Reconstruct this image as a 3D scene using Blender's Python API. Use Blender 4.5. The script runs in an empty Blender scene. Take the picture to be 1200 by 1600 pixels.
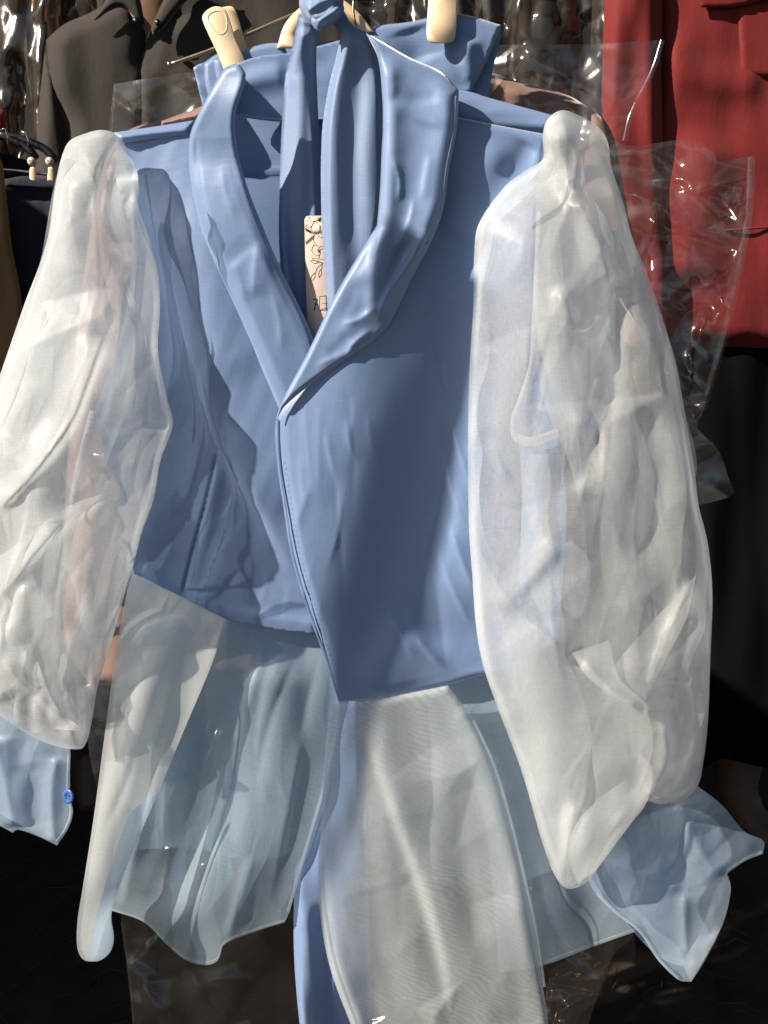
import bpy, math, random
import numpy as np
from mathutils import Vector, Matrix, geometry

random.seed(4)
C = bpy.context.scene.collection
SC = bpy.context.scene
R = math.radians

# ------------------------------------------------------------------ camera
F = 1300.0
CAM = np.array([0.0, -0.8, 1.15])
TH = R(12)
cam_d = bpy.data.cameras.new('camera'); cam = bpy.data.objects.new('camera', cam_d); C.objects.link(cam)
cam.location = CAM; cam.rotation_euler = (R(90) - TH, 0, 0)
cam_d.sensor_width = 36; cam_d.lens = F / 1600 * 36; cam_d.clip_start = 0.02; cam_d.clip_end = 200
SC.camera = cam

# ------------------------------------------------------------------ sky, sun, exposure
AZ, EL = R(64), R(33)                      # sun: to the left of the viewing direction, behind the viewer
w = bpy.data.worlds.new('World'); SC.world = w; w.use_nodes = True
nt = w.node_tree; bg = nt.nodes['Background']
sky = nt.nodes.new('ShaderNodeTexSky'); sky.sky_type = 'NISHITA'; sky.sun_disc = False
sky.sun_elevation = EL; sky.sun_rotation = math.atan2(-math.sin(AZ), -math.cos(AZ))
nt.links.new(sky.outputs[0], bg.inputs[0]); bg.inputs[1].default_value = 0.05
sd = bpy.data.lights.new('sun', 'SUN'); sun = bpy.data.objects.new('sun', sd); C.objects.link(sun)
sd.energy = 5.0; sd.angle = R(0.5); sd.color = (1.0, 0.87, 0.71)
tosun = Vector((-math.sin(AZ) * math.cos(EL), -math.cos(AZ) * math.cos(EL), math.sin(EL)))
sun.rotation_euler = tosun.to_track_quat('Z', 'Y').to_euler()
SC.view_settings.view_transform = 'Standard'; SC.view_settings.look = 'None'
SC.view_settings.exposure = 0.82; SC.view_settings.gamma = 1.0
cy = SC.cycles
cy.use_denoising = True; cy.max_bounces = 10; cy.transparent_max_bounces = 32
cy.diffuse_bounces = 4; cy.transmission_bounces = 8; cy.sample_clamp_indirect = 6

# ------------------------------------------------------------------ pixel of the survey -> point on the upright plane y = Y
def P(px, py, Y):
    px = np.asarray(px, float); py = np.asarray(py, float); Y = np.asarray(Y, float)
    cx = (px - 600) / F; cyy = -(py - 800) / F
    dy = cyy * math.sin(TH) + math.cos(TH); dz = cyy * math.cos(TH) - math.sin(TH)
    t = (Y - CAM[1]) / dy
    return np.stack([CAM[0] + cx * t, Y + 0 * t, CAM[2] + dz * t], -1)

# ------------------------------------------------------------------ curves and height fields
def cr(pts, step=6.0, closed=False):
    """Catmull-Rom through points; a point with a third entry is a sharp corner."""
    n = len(pts); xy = np.array([p[:2] for p in pts], float); cor = [len(p) > 2 for p in pts]
    out = []
    rng = range(n) if closed else range(n - 1)
    for i in rng:
        p1 = xy[i]; p2 = xy[(i + 1) % n]
        if closed: p0 = xy[i - 1]; p3 = xy[(i + 2) % n]
        else: p0 = xy[max(i - 1, 0)]; p3 = xy[min(i + 2, n - 1)]
        if cor[i]: p0 = p1
        if cor[(i + 1) % n]: p3 = p2
        L = np.linalg.norm(p2 - p1)
        k = max(1, int(round(L / step)))
        t = (np.arange(k) / k)[:, None]
        # centripetal-like tangents
        l0 = max(np.linalg.norm(p1 - p0), 1e-6); l2 = max(np.linalg.norm(p3 - p2), 1e-6)
        m1 = (p2 - p0) / (l0 + L) * L if l0 > 1e-5 else (p2 - p1)
        m2 = (p3 - p1) / (l2 + L) * L if l2 > 1e-5 else (p2 - p1)
        h = (2*t**3-3*t**2+1)*p1 + (t**3-2*t**2+t)*m1 + (-2*t**3+3*t**2)*p2 + (t**3-t**2)*m2
        out.append(h)
    if not closed: out.append(xy[-1:])
    return np.concatenate(out)

def dist(X, Y, poly, closed=False):
    best = np.full(X.shape, 1e9); side = np.zeros(X.shape); par = np.zeros(X.shape)
    Pn = np.asarray(poly); 
    if closed: Pn = np.concatenate([Pn, Pn[:1]])
    seg = np.linalg.norm(np.diff(Pn, axis=0), axis=1); cum = np.concatenate([[0], np.cumsum(seg)]); tot = cum[-1]
    for i in range(len(Pn) - 1):
        a = Pn[i]; ab = Pn[i + 1] - a; l2 = ab @ ab
        if l2 < 1e-9: continue
        rx = X - a[0]; ry = Y - a[1]
        t = np.clip((rx * ab[0] + ry * ab[1]) / l2, 0, 1)
        d = np.hypot(rx - t * ab[0], ry - t * ab[1])
        m = d < best
        best = np.where(m, d, best); side = np.where(m, -(ab[0] * ry - ab[1] * rx), side)
        par = np.where(m, (cum[i] + t * seg[i]) / tot, par)
    return best, np.where(side >= 0, 1.0, -1.0), par      # +1 = to the right of a line drawn downwards

def sm(x): x = np.clip(x, 0, 1); return x * x * (3 - 2 * x)

def perlin(X, Y, seed):
    xi = np.floor(X).astype(int); yi = np.floor(Y).astype(int); xf = X - xi; yf = Y - yi
    def g(ix, iy):
        n = (ix * 374761393 + iy * 668265263 + seed * 982451653) & 0x7fffffff
        n = ((n ^ (n >> 13)) * 1274126177) & 0x7fffffff
        a = (n & 0xffff) / 65536.0 * 2 * math.pi
        return np.cos(a), np.sin(a)
    def dt(ix, iy, fx, fy): c, s = g(ix, iy); return c * fx + s * fy
    u = xf**3*(xf*(xf*6-15)+10); v = yf**3*(yf*(yf*6-15)+10)
    a = dt(xi, yi, xf, yf); b = dt(xi+1, yi, xf-1, yf); c = dt(xi, yi+1, xf, yf-1); d = dt(xi+1, yi+1, xf-1, yf-1)
    return (a*(1-u)+b*u)*(1-v) + (c*(1-u)+d*u)*v

def rot(X, Y, deg):
    a = R(deg); return X * math.cos(a) + Y * math.sin(a), -X * math.sin(a) + Y * math.cos(a)

# height terms, in metres towards the viewer
def ridge(poly, wl, wr, h, k=2.0, ta=0.18):
    pl = cr(poly, 14)
    def f(X, Y):
        d, s, p = dist(X, Y, pl)
        wd = np.where(s > 0, wr, wl)
        return h * np.exp(-(d / wd) ** k) * (sm(p / ta) * sm((1 - p) / ta) if ta else 1)
    return f
def lip(poly, w0, wr, h, ta=0.15):            # right-hand side stands proud and sinks away over wr
    pl = cr(poly, 14)
    def f(X, Y):
        d, s, p = dist(X, Y, pl); sd_ = s * d
        return h / (1 + np.exp(-np.clip(sd_ / w0, -30, 30))) * np.exp(-(np.maximum(sd_, 0) / wr) ** 2) * (sm(p / ta) * sm((1 - p) / ta) if ta else 1)
    return f
def blob(cx, cy_, rx, ry, h, deg=0):
    def f(X, Y):
        u, v = rot(X - cx, Y - cy_, deg); return h * np.exp(-(u / rx) ** 2 - (v / ry) ** 2)
    return f
def nz(sx, sy, amp, seed, deg=0):
    def f(X, Y):
        u, v = rot(X, Y, deg); return amp * perlin(u / sx + 31.7, v / sy + 11.3, seed)
    return f
def rnz(sx, sy, amp, seed, deg=0, pw=1.0):    # sharp-crested noise: creases
    def f(X, Y):
        u, v = rot(X, Y, deg)
        wob = perlin(X / 130, Y / 130, seed + 7) * 0.6
        return amp * (1 - np.minimum(np.abs(perlin(u / sx + 31.7 + wob, v / sy + 11.3 + wob, seed)) * 2.2, 1) ** pw)
    return f
def edge_in(poly, closed=True): return None

def facet(box, cx, cy_, amp, seed, deg=0, jit=.42):
    """crisp cloth or film: flat facets meeting in straight creases"""
    rs_ = np.random.RandomState(seed); x0, y0, x1, y1 = box; mx, my = (x0+x1)/2, (y0+y1)/2; rad = math.hypot(x1-x0, y1-y0)/2 + max(cx, cy_)
    us = np.arange(-rad, rad + cx, cx); vs = np.arange(-rad, rad + cy_, cy_)
    pts = np.array([(u + (.5*cx if j % 2 else 0) + rs_.uniform(-jit, jit)*cx, v + rs_.uniform(-jit, jit)*cy_) for j, v in enumerate(vs) for u in us])
    a = R(deg); wx = mx + pts[:, 0]*math.cos(a) - pts[:, 1]*math.sin(a); wy = my + pts[:, 0]*math.sin(a) + pts[:, 1]*math.cos(a)
    hs = rs_.uniform(-amp, amp, len(pts))
    keep = (wx > x0-2*max(cx, cy_)) & (wx < x1+2*max(cx, cy_)) & (wy > y0-2*max(cx, cy_)) & (wy < y1+2*max(cx, cy_))
    W = np.stack([wx, wy], 1)[keep]; hs = hs[keep]
    r = geometry.delaunay_2d_cdt([Vector(p) for p in W], [], [], 0, 1e-5)
    VV = np.array([tuple(p) for p in r[0]]); src = [o[0] for o in r[3]]; HH = hs[src]; TT = [t for t in r[2] if len(t) == 3]
    def f(X, Y):
        H = np.zeros(X.shape)
        for t in TT:
            p, q, s_ = VV[t[0]], VV[t[1]], VV[t[2]]
            lo = np.minimum(np.minimum(p, q), s_); hi = np.maximum(np.maximum(p, q), s_)
            m = np.nonzero((X >= lo[0]) & (X <= hi[0]) & (Y >= lo[1]) & (Y <= hi[1]))[0]
            if not len(m): continue
            d = (q[1]-s_[1])*(p[0]-s_[0]) + (s_[0]-q[0])*(p[1]-s_[1])
            if abs(d) < 1e-9: continue
            l1 = ((q[1]-s_[1])*(X[m]-s_[0]) + (s_[0]-q[0])*(Y[m]-s_[1]))/d; l2 = ((s_[1]-p[1])*(X[m]-s_[0]) + (p[0]-s_[0])*(Y[m]-s_[1]))/d; l3 = 1-l1-l2
            i = (l1 > -1e-6) & (l2 > -1e-6) & (l3 > -1e-6)
            H[m[i]] = (l1*HH[t[0]] + l2*HH[t[1]] + l3*HH[t[2]])[i]
        return H
    return f
def creases(box, n, hmax, wmin, wmax, seed, lmin=50, lmax=150, k=1.0, deg=None, spread=90):
    rs_ = np.random.RandomState(seed); out = []
    for _ in range(n):
        x, y = rs_.uniform(box[0], box[2]), rs_.uniform(box[1], box[3]); a = R((rs_.uniform(0, 180) if deg is None else deg + rs_.uniform(-spread, spread)))
        L = rs_.uniform(lmin, lmax) / 2; dx, dy = math.sin(a) * L, math.cos(a) * L; bx = rs_.uniform(-.12, .12) * L
        out.append(ridge([(x - dx, y - dy), (x + bx * dy / L, y - bx * dx / L), (x + dx, y + dy)], rs_.uniform(wmin, wmax), rs_.uniform(wmin, wmax), rs_.uniform(.4, 1) * hmax * rs_.choice([1, 1, -1]), k=k, ta=.4))
    return out

def slivers(n, axis, seed, wmin, wmax, lmin, lmax, lean=6):
    """narrow doubled pleats along a limb: axis = rows of (y, x_left, x_right)"""
    rs_ = np.random.RandomState(seed); ay = [a[0] for a in axis]; out = []
    for _ in range(n):
        L = rs_.uniform(lmin, lmax); y0 = rs_.uniform(ay[0], ay[-1] - L * .8); y1 = min(y0 + L, ay[-1]); f = rs_.uniform(.12, .88); df = rs_.uniform(-.25, .25)
        W = rs_.uniform(wmin, wmax); sk = rs_.uniform(.25, .75); lft, rgt = [], []
        for t in np.linspace(0, 1, 7):
            y = y0 + (y1 - y0) * t; a_, b_ = np.interp(y, ay, [q[1] for q in axis]), np.interp(y, ay, [q[2] for q in axis])
            x = a_ + (b_ - a_) * np.clip(f + df * (t - .5) + .05 * math.sin(5 * t + f * 9), .06, .94); wd = W * (t / sk if t < sk else (1 - t) / (1 - sk)) ** .8
            lft.append((x - wd * .1, y)); rgt.append((x + wd, y))
        out.append([lft[0] + (1,)] + lft[1:-1] + [lft[-1] + (1,)] + rgt[1:-1][::-1])
    return out

class MB:
    def __init__(s): s.v = []; s.f = []; s.m = []; s.n = 0
    def add(s, v, f, m=0):
        v = np.asarray(v, float)
        s.v.append(v); s.f += [tuple(i + s.n for i in q) for q in f]; s.m += [m] * len(f); s.n += len(v)
    def patch(s, outline, base, terms=(), step=5.0, rnd=None, flip=1, m=0, both=None, cut=None):
        """cloth sheet filling a traced outline, standing at depth base with its own relief.
        rnd=(R,H): edges curl back over R (survey units) by H metres.  both=H2: closes a back face bulging H2 behind."""
        b = cr(outline, step, True)
        x0, y0 = b.min(0); x1, y1 = b.max(0)
        gx = np.arange(x0, x1 + step, step); gy = np.arange(y0, y1 + step, step * 0.866)
        G = np.array([(x + (0.5 * step if j % 2 else 0), y) for j, y in enumerate(gy) for x in gx])
        ins = np.zeros(len(G), bool); nb = len(b)
        for i in range(nb):
            a = b[i]; c = b[(i + 1) % nb]
            cond = (a[1] > G[:, 1]) != (c[1] > G[:, 1])
            with np.errstate(divide='ignore', invalid='ignore'):
                xi = (c[0] - a[0]) * (G[:, 1] - a[1]) / (c[1] - a[1]) + a[0]
            ins ^= cond & (G[:, 0] < xi)
        G = G[ins]
        d, _, _ = dist(G[:, 0], G[:, 1], b, True)
        G = G[d > step * 0.55]
        pts = [Vector(p) for p in b] + [Vector(p) for p in G]
        res = geometry.delaunay_2d_cdt(pts, [], [list(range(nb))], 1, 1e-4)
        V = np.array([tuple(p) for p in res[0]]); Fc = [tuple(f) for f in res[2]]
        X, Y = V[:, 0], V[:, 1]
        db, _, _ = dist(X, Y, b, True)
        H = np.zeros(len(X))
        if rnd:
            q = np.clip(db / rnd[0], 0, 1); H += rnd[1] * q * (2 - q)
        dmp = (0.3 + 0.7 * sm(db / 22.0)) if (rnd and both is None) else 1.0
        for t in terms: H += t(X, Y) * dmp
        B = base(X, Y) if callable(base) else base
        # downwards-right orientation -> normals to the viewer
        fc = []
        for f in Fc:
            a, c, e = V[f[0]], V[f[1]], V[f[2]]
            cr_ = (c[0]-a[0])*(e[1]-a[1]) - (c[1]-a[1])*(e[0]-a[0])
            fc.append(f if cr_ < 0 else f[::-1])
        if both is None:
            s.add(P(X, Y, B - H), fc, m)
        else:
            edge = db < 1e-3
            k0 = sm(db / 12.0)
            s.add(P(X, Y, B - H * np.where(edge, 0.0, np.maximum(k0, 0))), fc, m)
            q = np.clip(db / (rnd[0] if rnd else 40), 0, 1)
            Hb = both * q * (2 - q) + 0.25 * both * perlin(X / 60, Y / 90, 5) * k0
            s.add(P(X, Y, B + 0.0002 + Hb), [f[::-1] for f in fc], m)
        return s
    def band(s, poly, wpx, base, terms=(), lift=0.0008, m=0, step=5, side=0.0):
        """ribbon along a line: side 0 centred, +1 to the right of a downward line"""
        c = cr(poly, step); t = np.gradient(c, axis=0); t /= np.linalg.norm(t, axis=1)[:, None]
        nrm = np.stack([t[:, 1], -t[:, 0]], 1)
        offs = np.array([-.5, -.17, .17, .5]) + side * .5
        prof = np.array([0, 1, 1, 0.0])
        vs = []; 
        for o, pr in zip(offs, prof):
            q = c + nrm * o * wpx
            H = sum([tt(q[:, 0], q[:, 1]) for tt in terms]) if terms else 0
            B = base(q[:, 0], q[:, 1]) if callable(base) else base
            vs.append(P(q[:, 0], q[:, 1], B - H - lift * (0.3 + 0.7 * pr)))
        n = len(c); V = np.concatenate(vs); f = []
        for j in range(3):
            for i in range(n - 1):
                f.append((j*n+i, (j+1)*n+i, (j+1)*n+i+1, j*n+i+1)[::-1])
        s.add(V, f, m); return s
    def tube(s, pts, r, n=8, m=0, caps=True):
        p = np.asarray(pts, float); rr = np.broadcast_to(np.asarray(r, float), (len(p),))
        t = np.gradient(p, axis=0); t /= np.maximum(np.linalg.norm(t, axis=1)[:, None], 1e-9)
        ref = np.array([0.3, -0.9, 0.2]); V = []
        for i in range(len(p)):
            a = np.cross(t[i], ref)
            if np.linalg.norm(a) < 1e-3: a = np.cross(t[i], [1, 0, 0])
            a /= np.linalg.norm(a); b = np.cross(t[i], a)
            for k in range(n):
                an = 2 * math.pi * k / n; V.append(p[i] + rr[i] * (math.cos(an) * a + math.sin(an) * b))
        f = [(i*n+k, i*n+(k+1) % n, (i+1)*n+(k+1) % n, (i+1)*n+k) for i in range(len(p)-1) for k in range(n)]
        if caps: f += [tuple(range(n))[::-1], tuple((len(p)-1)*n + k for k in range(n))]
        s.add(V, f, m); return s
    def slab(s, outline, Y, thick, bev=0.0015, step=4, m=0, tilt=None):
        """solid plate with a rounded rim cut to a traced outline"""
        b = cr(outline, step, True); c = b.mean(0); n = len(b)
        ring = []
        for inset, dy in ((1.0, 0), (0, bev), (0, thick - bev), (1.0, thick)):
            dv = c - b; L = np.linalg.norm(dv, axis=1)[:, None]
            q = b + dv / L * inset * bev / 0.0006
            ring.append(P(q[:, 0], q[:, 1], Y + dy + (tilt(q[:, 0], q[:, 1]) if tilt else 0)))
        V = np.concatenate(ring); f = []
        for j in range(3):
            for i in range(n): f.append((j*n+i, j*n+(i+1) % n, (j+1)*n+(i+1) % n, (j+1)*n+i))
        f += [tuple(range(n))[::-1], tuple(3*n+i for i in range(n))]
        a2 = 0.5*np.sum(b[:,0]*np.roll(b[:,1],-1)-b[:,1]*np.roll(b[:,0],-1))
        if a2 > 0: f = [q[::-1] for q in f]; 
        s.add(V, f, m); return s
    def build(s, name, mats, parent=None, solid=0, sub=0):
        V = np.concatenate(s.v); org = np.array(parent['org']) if parent and 'org' in parent else np.zeros(3)
        me = bpy.data.meshes.new(name); me.from_pydata((V - org).tolist(), [], s.f)
        for mt in (mats if isinstance(mats, (list, tuple)) else [mats]): me.materials.append(mt)
        me.polygons.foreach_set('material_index', s.m); me.polygons.foreach_set('use_smooth', [True] * len(s.f))
        me.update()
        o = bpy.data.objects.new(name, me); C.objects.link(o)
        if parent: o.parent = parent; o['org'] = list(org)
        if solid:
            md = o.modifiers.new('thickness', 'SOLIDIFY'); md.thickness = solid; md.offset = -1
        return o

def thing(name, label, cat, loc, group=None):
    o = bpy.data.objects.new(name, None); C.objects.link(o); o.location = loc; o['org'] = [float(x) for x in loc]
    o.empty_display_size = 0.05
    return tag(o, label, cat, group)
def tag(o, label, cat, group=None):
    o['label'] = label; o['category'] = cat
    if group: o['group'] = group
    return o
def struct(o, k='structure'): o['kind'] = k; return o

# ------------------------------------------------------------------ materials
def mat(name):
    m = bpy.data.materials.new(name); m.use_nodes = True; t = m.node_tree
    for n in list(t.nodes): t.nodes.remove(n)
    out = t.nodes.new('ShaderNodeOutputMaterial'); return m, t, out
def N(t, typ, **kw):
    n = t.nodes.new(typ)
    for k, v in kw.items():
        if k in ('operation', 'blend_type', 'data_type', 'wave_type', 'bands_direction', 'feature', 'noise_dimensions', 'wave_profile', 'distance'): setattr(n, k, v)
        else: n.inputs[k.replace('_', ' ')].default_value = v
    return n
def coords(t, scale, rotz=(0, 0, 0)):
    tc = t.nodes.new('ShaderNodeTexCoord'); mp = t.nodes.new('ShaderNodeMapping')
    mp.inputs['Scale'].default_value = scale; mp.inputs['Rotation'].default_value = rotz
    t.links.new(tc.outputs['Object'], mp.inputs[0]); return mp.outputs[0]
def ramp(t, src, stops):
    r = t.nodes.new('ShaderNodeValToRGB'); el = r.color_ramp.elements
    while len(el) < len(stops): el.new(0.5)
    for e, (p, c) in zip(el, stops): e.position = p; e.color = (*c, 1) if len(c) == 3 else c
    t.links.new(src, r.inputs[0]); return r.outputs[0]

def cloth(name, col, col2=None, rough=0.6, sheen=0.3, weave=900, bump=0.25, spec=0.3, crinkle=0.0, weave_dir=(0, 0, 0)):
    m, t, out = mat(name)
    b = N(t, 'ShaderNodeBsdfPrincipled', Roughness=rough); b.inputs['Specular IOR Level'].default_value = spec
    b.inputs['Sheen Weight'].default_value = sheen; b.inputs['Sheen Roughness'].default_value = 0.4
    c2 = col2 or tuple(x * 0.86 for x in col)
    n1 = N(t, 'ShaderNodeTexNoise', Scale=1.0, Detail=5.0, Roughness=0.6)
    t.links.new(coords(t, (9, 9, 5)), n1.inputs['Vector'])
    col_o = ramp(t, n1.outputs['Fac'], [(0.3, c2), (0.7, col)])
    # threads: two crossing fine wave sets
    def thr(scale):
        nn = N(t, 'ShaderNodeTexNoise', Scale=1.0, Detail=2.0); t.links.new(coords(t, scale, weave_dir), nn.inputs['Vector']); return nn.outputs['Fac']
    a = thr((weave, weave * .3, weave * .06)); c = thr((weave * .06, weave * .3, weave))
    mx = N(t, 'ShaderNodeMath', operation='ADD'); t.links.new(a, mx.inputs[0]); t.links.new(c, mx.inputs[1])
    bp = N(t, 'ShaderNodeBump', Strength=bump, Distance=0.0006); t.links.new(mx.outputs[0], bp.inputs['Height'])
    last = bp
    if crinkle:
        n3 = N(t, 'ShaderNodeTexNoise', Scale=1.0, Detail=4.0, Roughness=0.55); t.links.new(coords(t, (45, 45, 22)), n3.inputs['Vector'])
        b3 = N(t, 'ShaderNodeBump', Strength=crinkle, Distance=0.004); t.links.new(n3.outputs['Fac'], b3.inputs['Height'])
        t.links.new(bp.outputs[0], b3.inputs['Normal']); last = b3
    # yarn tone
    mr = N(t, 'ShaderNodeMapRange'); mr.inputs['From Min'].default_value = 0.7; mr.inputs['From Max'].default_value = 1.3
    mr.inputs['To Min'].default_value = 0.94; mr.inputs['To Max'].default_value = 1.05; t.links.new(mx.outputs[0], mr.inputs[0])
    mm = N(t, 'ShaderNodeMix', data_type='RGBA', blend_type='MULTIPLY'); mm.inputs[0].default_value = 1
    t.links.new(col_o, mm.inputs[6]); t.links.new(mr.outputs[0], mm.inputs[7])
    t.links.new(mm.outputs[2], b.inputs['Base Color']); t.links.new(last.outputs[0], b.inputs['Normal'])
    t.links.new(b.outputs[0], out.inputs[0]); return m

def organza(name, col, opac=0.55, edge=0.3, ripple=0.0, gloss=0.03, transl=0.5, crumple=0.0):
    """sheer woven nylon: yarns scatter and pass light, gaps are clear; seen along the cloth the gaps close"""
    m, t, out = mat(name)
    di = N(t, 'ShaderNodeBsdfDiffuse', Color=(*col, 1)); tr = N(t, 'ShaderNodeBsdfTranslucent', Color=(*col, 1))
    mx = N(t, 'ShaderNodeMixShader', Fac=transl); t.links.new(di.outputs[0], mx.inputs[1]); t.links.new(tr.outputs[0], mx.inputs[2])
    gl = N(t, 'ShaderNodeBsdfGlossy', Roughness=0.42, Color=(0.95, 0.97, 1, 1))
    m2 = N(t, 'ShaderNodeMixShader', Fac=gloss); t.links.new(mx.outputs[0], m2.inputs[1]); t.links.new(gl.outputs[0], m2.inputs[2])
    tp = N(t, 'ShaderNodeBsdfTransparent', Color=(1, 1, 1, 1))
    lw = N(t, 'ShaderNodeLayerWeight', Blend=0.35)
    ma = N(t, 'ShaderNodeMath', operation='MULTIPLY_ADD'); t.links.new(lw.outputs['Facing'], ma.inputs[0]); ma.inputs[1].default_value = edge; ma.inputs[2].default_value = opac
    fac = ma.outputs[0]
    n1 = N(t, 'ShaderNodeTexNoise', Scale=1.0, Detail=3.0); t.links.new(coords(t, (30, 30, 18)), n1.inputs['Vector'])
    mb = N(t, 'ShaderNodeMath', operation='MULTIPLY_ADD'); t.links.new(n1.outputs['Fac'], mb.inputs[0]); mb.inputs[1].default_value = 0.14; mb.inputs[2].default_value = -0.07
    ad = N(t, 'ShaderNodeMath', operation='ADD'); t.links.new(fac, ad.inputs[0]); t.links.new(mb.outputs[0], ad.inputs[1]); fac = ad.outputs[0]
    # fine yarn count
    wv = N(t, 'ShaderNodeTexNoise', Scale=1.0, Detail=1.0); t.links.new(coords(t, (1300, 300, 120)), wv.inputs['Vector'])
    wv2 = N(t, 'ShaderNodeTexNoise', Scale=1.0, Detail=1.0); t.links.new(coords(t, (120, 300, 1300)), wv2.inputs['Vector'])
    s_ = N(t, 'ShaderNodeMath', operation='ADD'); t.links.new(wv.outputs['Fac'], s_.inputs[0]); t.links.new(wv2.outputs['Fac'], s_.inputs[1])
    mc = N(t, 'ShaderNodeMath', operation='MULTIPLY_ADD'); t.links.new(s_.outputs[0], mc.inputs[0]); mc.inputs[1].default_value = 0.16; mc.inputs[2].default_value = -0.16
    ad2 = N(t, 'ShaderNodeMath', operation='ADD'); t.links.new(fac, ad2.inputs[0]); t.links.new(mc.outputs[0], ad2.inputs[1]); fac = ad2.outputs[0]
    if ripple:    # watered-silk figure of the weave
        wa = N(t, 'ShaderNodeTexWave', Scale=1.0, Distortion=16.0, Detail=2.0, wave_type='BANDS', bands_direction='DIAGONAL')
        wa.inputs['Detail Scale'].default_value = 0.35; t.links.new(coords(t, (52, 52, 96)), wa.inputs['Vector'])
        n5 = N(t, 'ShaderNodeTexNoise', Scale=1.0, Detail=2.0); t.links.new(coords(t, (14, 14, 9)), n5.inputs['Vector'])
        r5 = ramp(t, n5.outputs['Fac'], [(0.42, (0, 0, 0)), (0.62, (1, 1, 1))])
        q = N(t, 'ShaderNodeMath', operation='SUBTRACT'); t.links.new(wa.outputs['Fac'], q.inputs[0]); q.inputs[1].default_value = 0.5
        q2 = N(t, 'ShaderNodeMath', operation='MULTIPLY'); t.links.new(q.outputs[0], q2.inputs[0]); t.links.new(r5, q2.inputs[1])
        q3 = N(t, 'ShaderNodeMath', operation='MULTIPLY_ADD'); t.links.new(q2.outputs[0], q3.inputs[0]); q3.inputs[1].default_value = ripple; t.links.new(fac, q3.inputs[2]); fac = q3.outputs[0]
    cl = N(t, 'ShaderNodeClamp'); t.links.new(fac, cl.inputs[0]); cl.inputs[1].default_value = 0.05; cl.inputs[2].default_value = 0.97
    fm = N(t, 'ShaderNodeMixShader'); t.links.new(cl.outputs[0], fm.inputs[0]); t.links.new(tp.outputs[0], fm.inputs[1]); t.links.new(m2.outputs[0], fm.inputs[2])
    bp = N(t, 'ShaderNodeBump', Strength=0.12, Distance=0.002); n2 = N(t, 'ShaderNodeTexNoise', Scale=1.0, Detail=3.0)
    t.links.new(coords(t, (60, 60, 35)), n2.inputs['Vector']); t.links.new(n2.outputs['Fac'], bp.inputs['Height'])
    if crumple:      # fine crushed creases of stiff nylon
        wn = N(t, 'ShaderNodeTexNoise', Scale=1.0, Detail=2.0); t.links.new(coords(t, (14, 14, 9)), wn.inputs['Vector'])
        va = N(t, 'ShaderNodeVectorMath', operation='MULTIPLY_ADD'); t.links.new(wn.outputs['Color'], va.inputs[0]); va.inputs[1].default_value = (.9, .9, .9); t.links.new(coords(t, (24, 24, 10), (0, R(14), 0)), va.inputs[2])
        vo = N(t, 'ShaderNodeTexVoronoi', Scale=1.0); t.links.new(va.outputs[0], vo.inputs['Vector'])
        b5 = N(t, 'ShaderNodeBump', Strength=crumple, Distance=0.010); t.links.new(vo.outputs['Distance'], b5.inputs['Height']); t.links.new(bp.outputs[0], b5.inputs['Normal']); bp = b5
    for x in (di, tr, gl): t.links.new(bp.outputs[0], x.inputs['Normal'])
    t.links.new(fm.outputs[0], out.inputs[0]); return m

def plastic_film(name, tint=(1, 1, 1), haze=0.05, rough=0.12, gloss=0.5):
    m, t, out = mat(name)
    tp = N(t, 'ShaderNodeBsdfTransparent', Color=(*tint, 1)); gl = N(t, 'ShaderNodeBsdfGlossy', Roughness=rough, Color=(1, 1, 1, 1))
    lw = N(t, 'ShaderNodeLayerWeight', Blend=0.22); di = N(t, 'ShaderNodeBsdfDiffuse', Color=(.8, .76, .72, 1))
    a = N(t, 'ShaderNodeMixShader', Fac=haze); t.links.new(tp.outputs[0], a.inputs[1]); t.links.new(di.outputs[0], a.inputs[2])
    mu = N(t, 'ShaderNodeMath', operation='MULTIPLY_ADD'); t.links.new(lw.outputs['Fresnel'], mu.inputs[0]); mu.inputs[1].default_value = gloss; mu.inputs[2].default_value = 0.045
    b = N(t, 'ShaderNodeMixShader'); t.links.new(mu.outputs[0], b.inputs[0]); t.links.new(a.outputs[0], b.inputs[1]); t.links.new(gl.outputs[0], b.inputs[2])
    vo = N(t, 'ShaderNodeTexNoise', Scale=1.0, Detail=4.0, Roughness=0.6); t.links.new(coords(t, (40, 40, 26)), vo.inputs['Vector'])
    bp = N(t, 'ShaderNodeBump', Strength=0.2, Distance=0.003); t.links.new(vo.outputs['Fac'], bp.inputs['Height'])
    t.links.new(bp.outputs[0], gl.inputs['Normal']); t.links.new(bp.outputs[0], lw.inputs['Normal'])
    t.links.new(b.outputs[0], out.inputs[0]); return m

def plain(name, col, rough=0.5, metal=0.0, spec=0.5, nscale=60, var=0.2, bump=0.1):
    m, t, out = mat(name); b = N(t, 'ShaderNodeBsdfPrincipled', Roughness=rough, Metallic=metal); b.inputs['Specular IOR Level'].default_value = spec
    n1 = N(t, 'ShaderNodeTexNoise', Scale=float(nscale), Detail=6.0); t.links.new(coords(t, (1, 1, 1)), n1.inputs['Vector'])
    t.links.new(ramp(t, n1.outputs['Fac'], [(0.3, tuple(x * (1 - var) for x in col)), (0.7, col)]), b.inputs['Base Color'])
    bp = N(t, 'ShaderNodeBump', Strength=bump, Distance=0.003); t.links.new(n1.outputs['Fac'], bp.inputs['Height']); t.links.new(bp.outputs[0], b.inputs['Normal'])
    t.links.new(b.outputs[0], out.inputs[0]); return m

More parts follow.
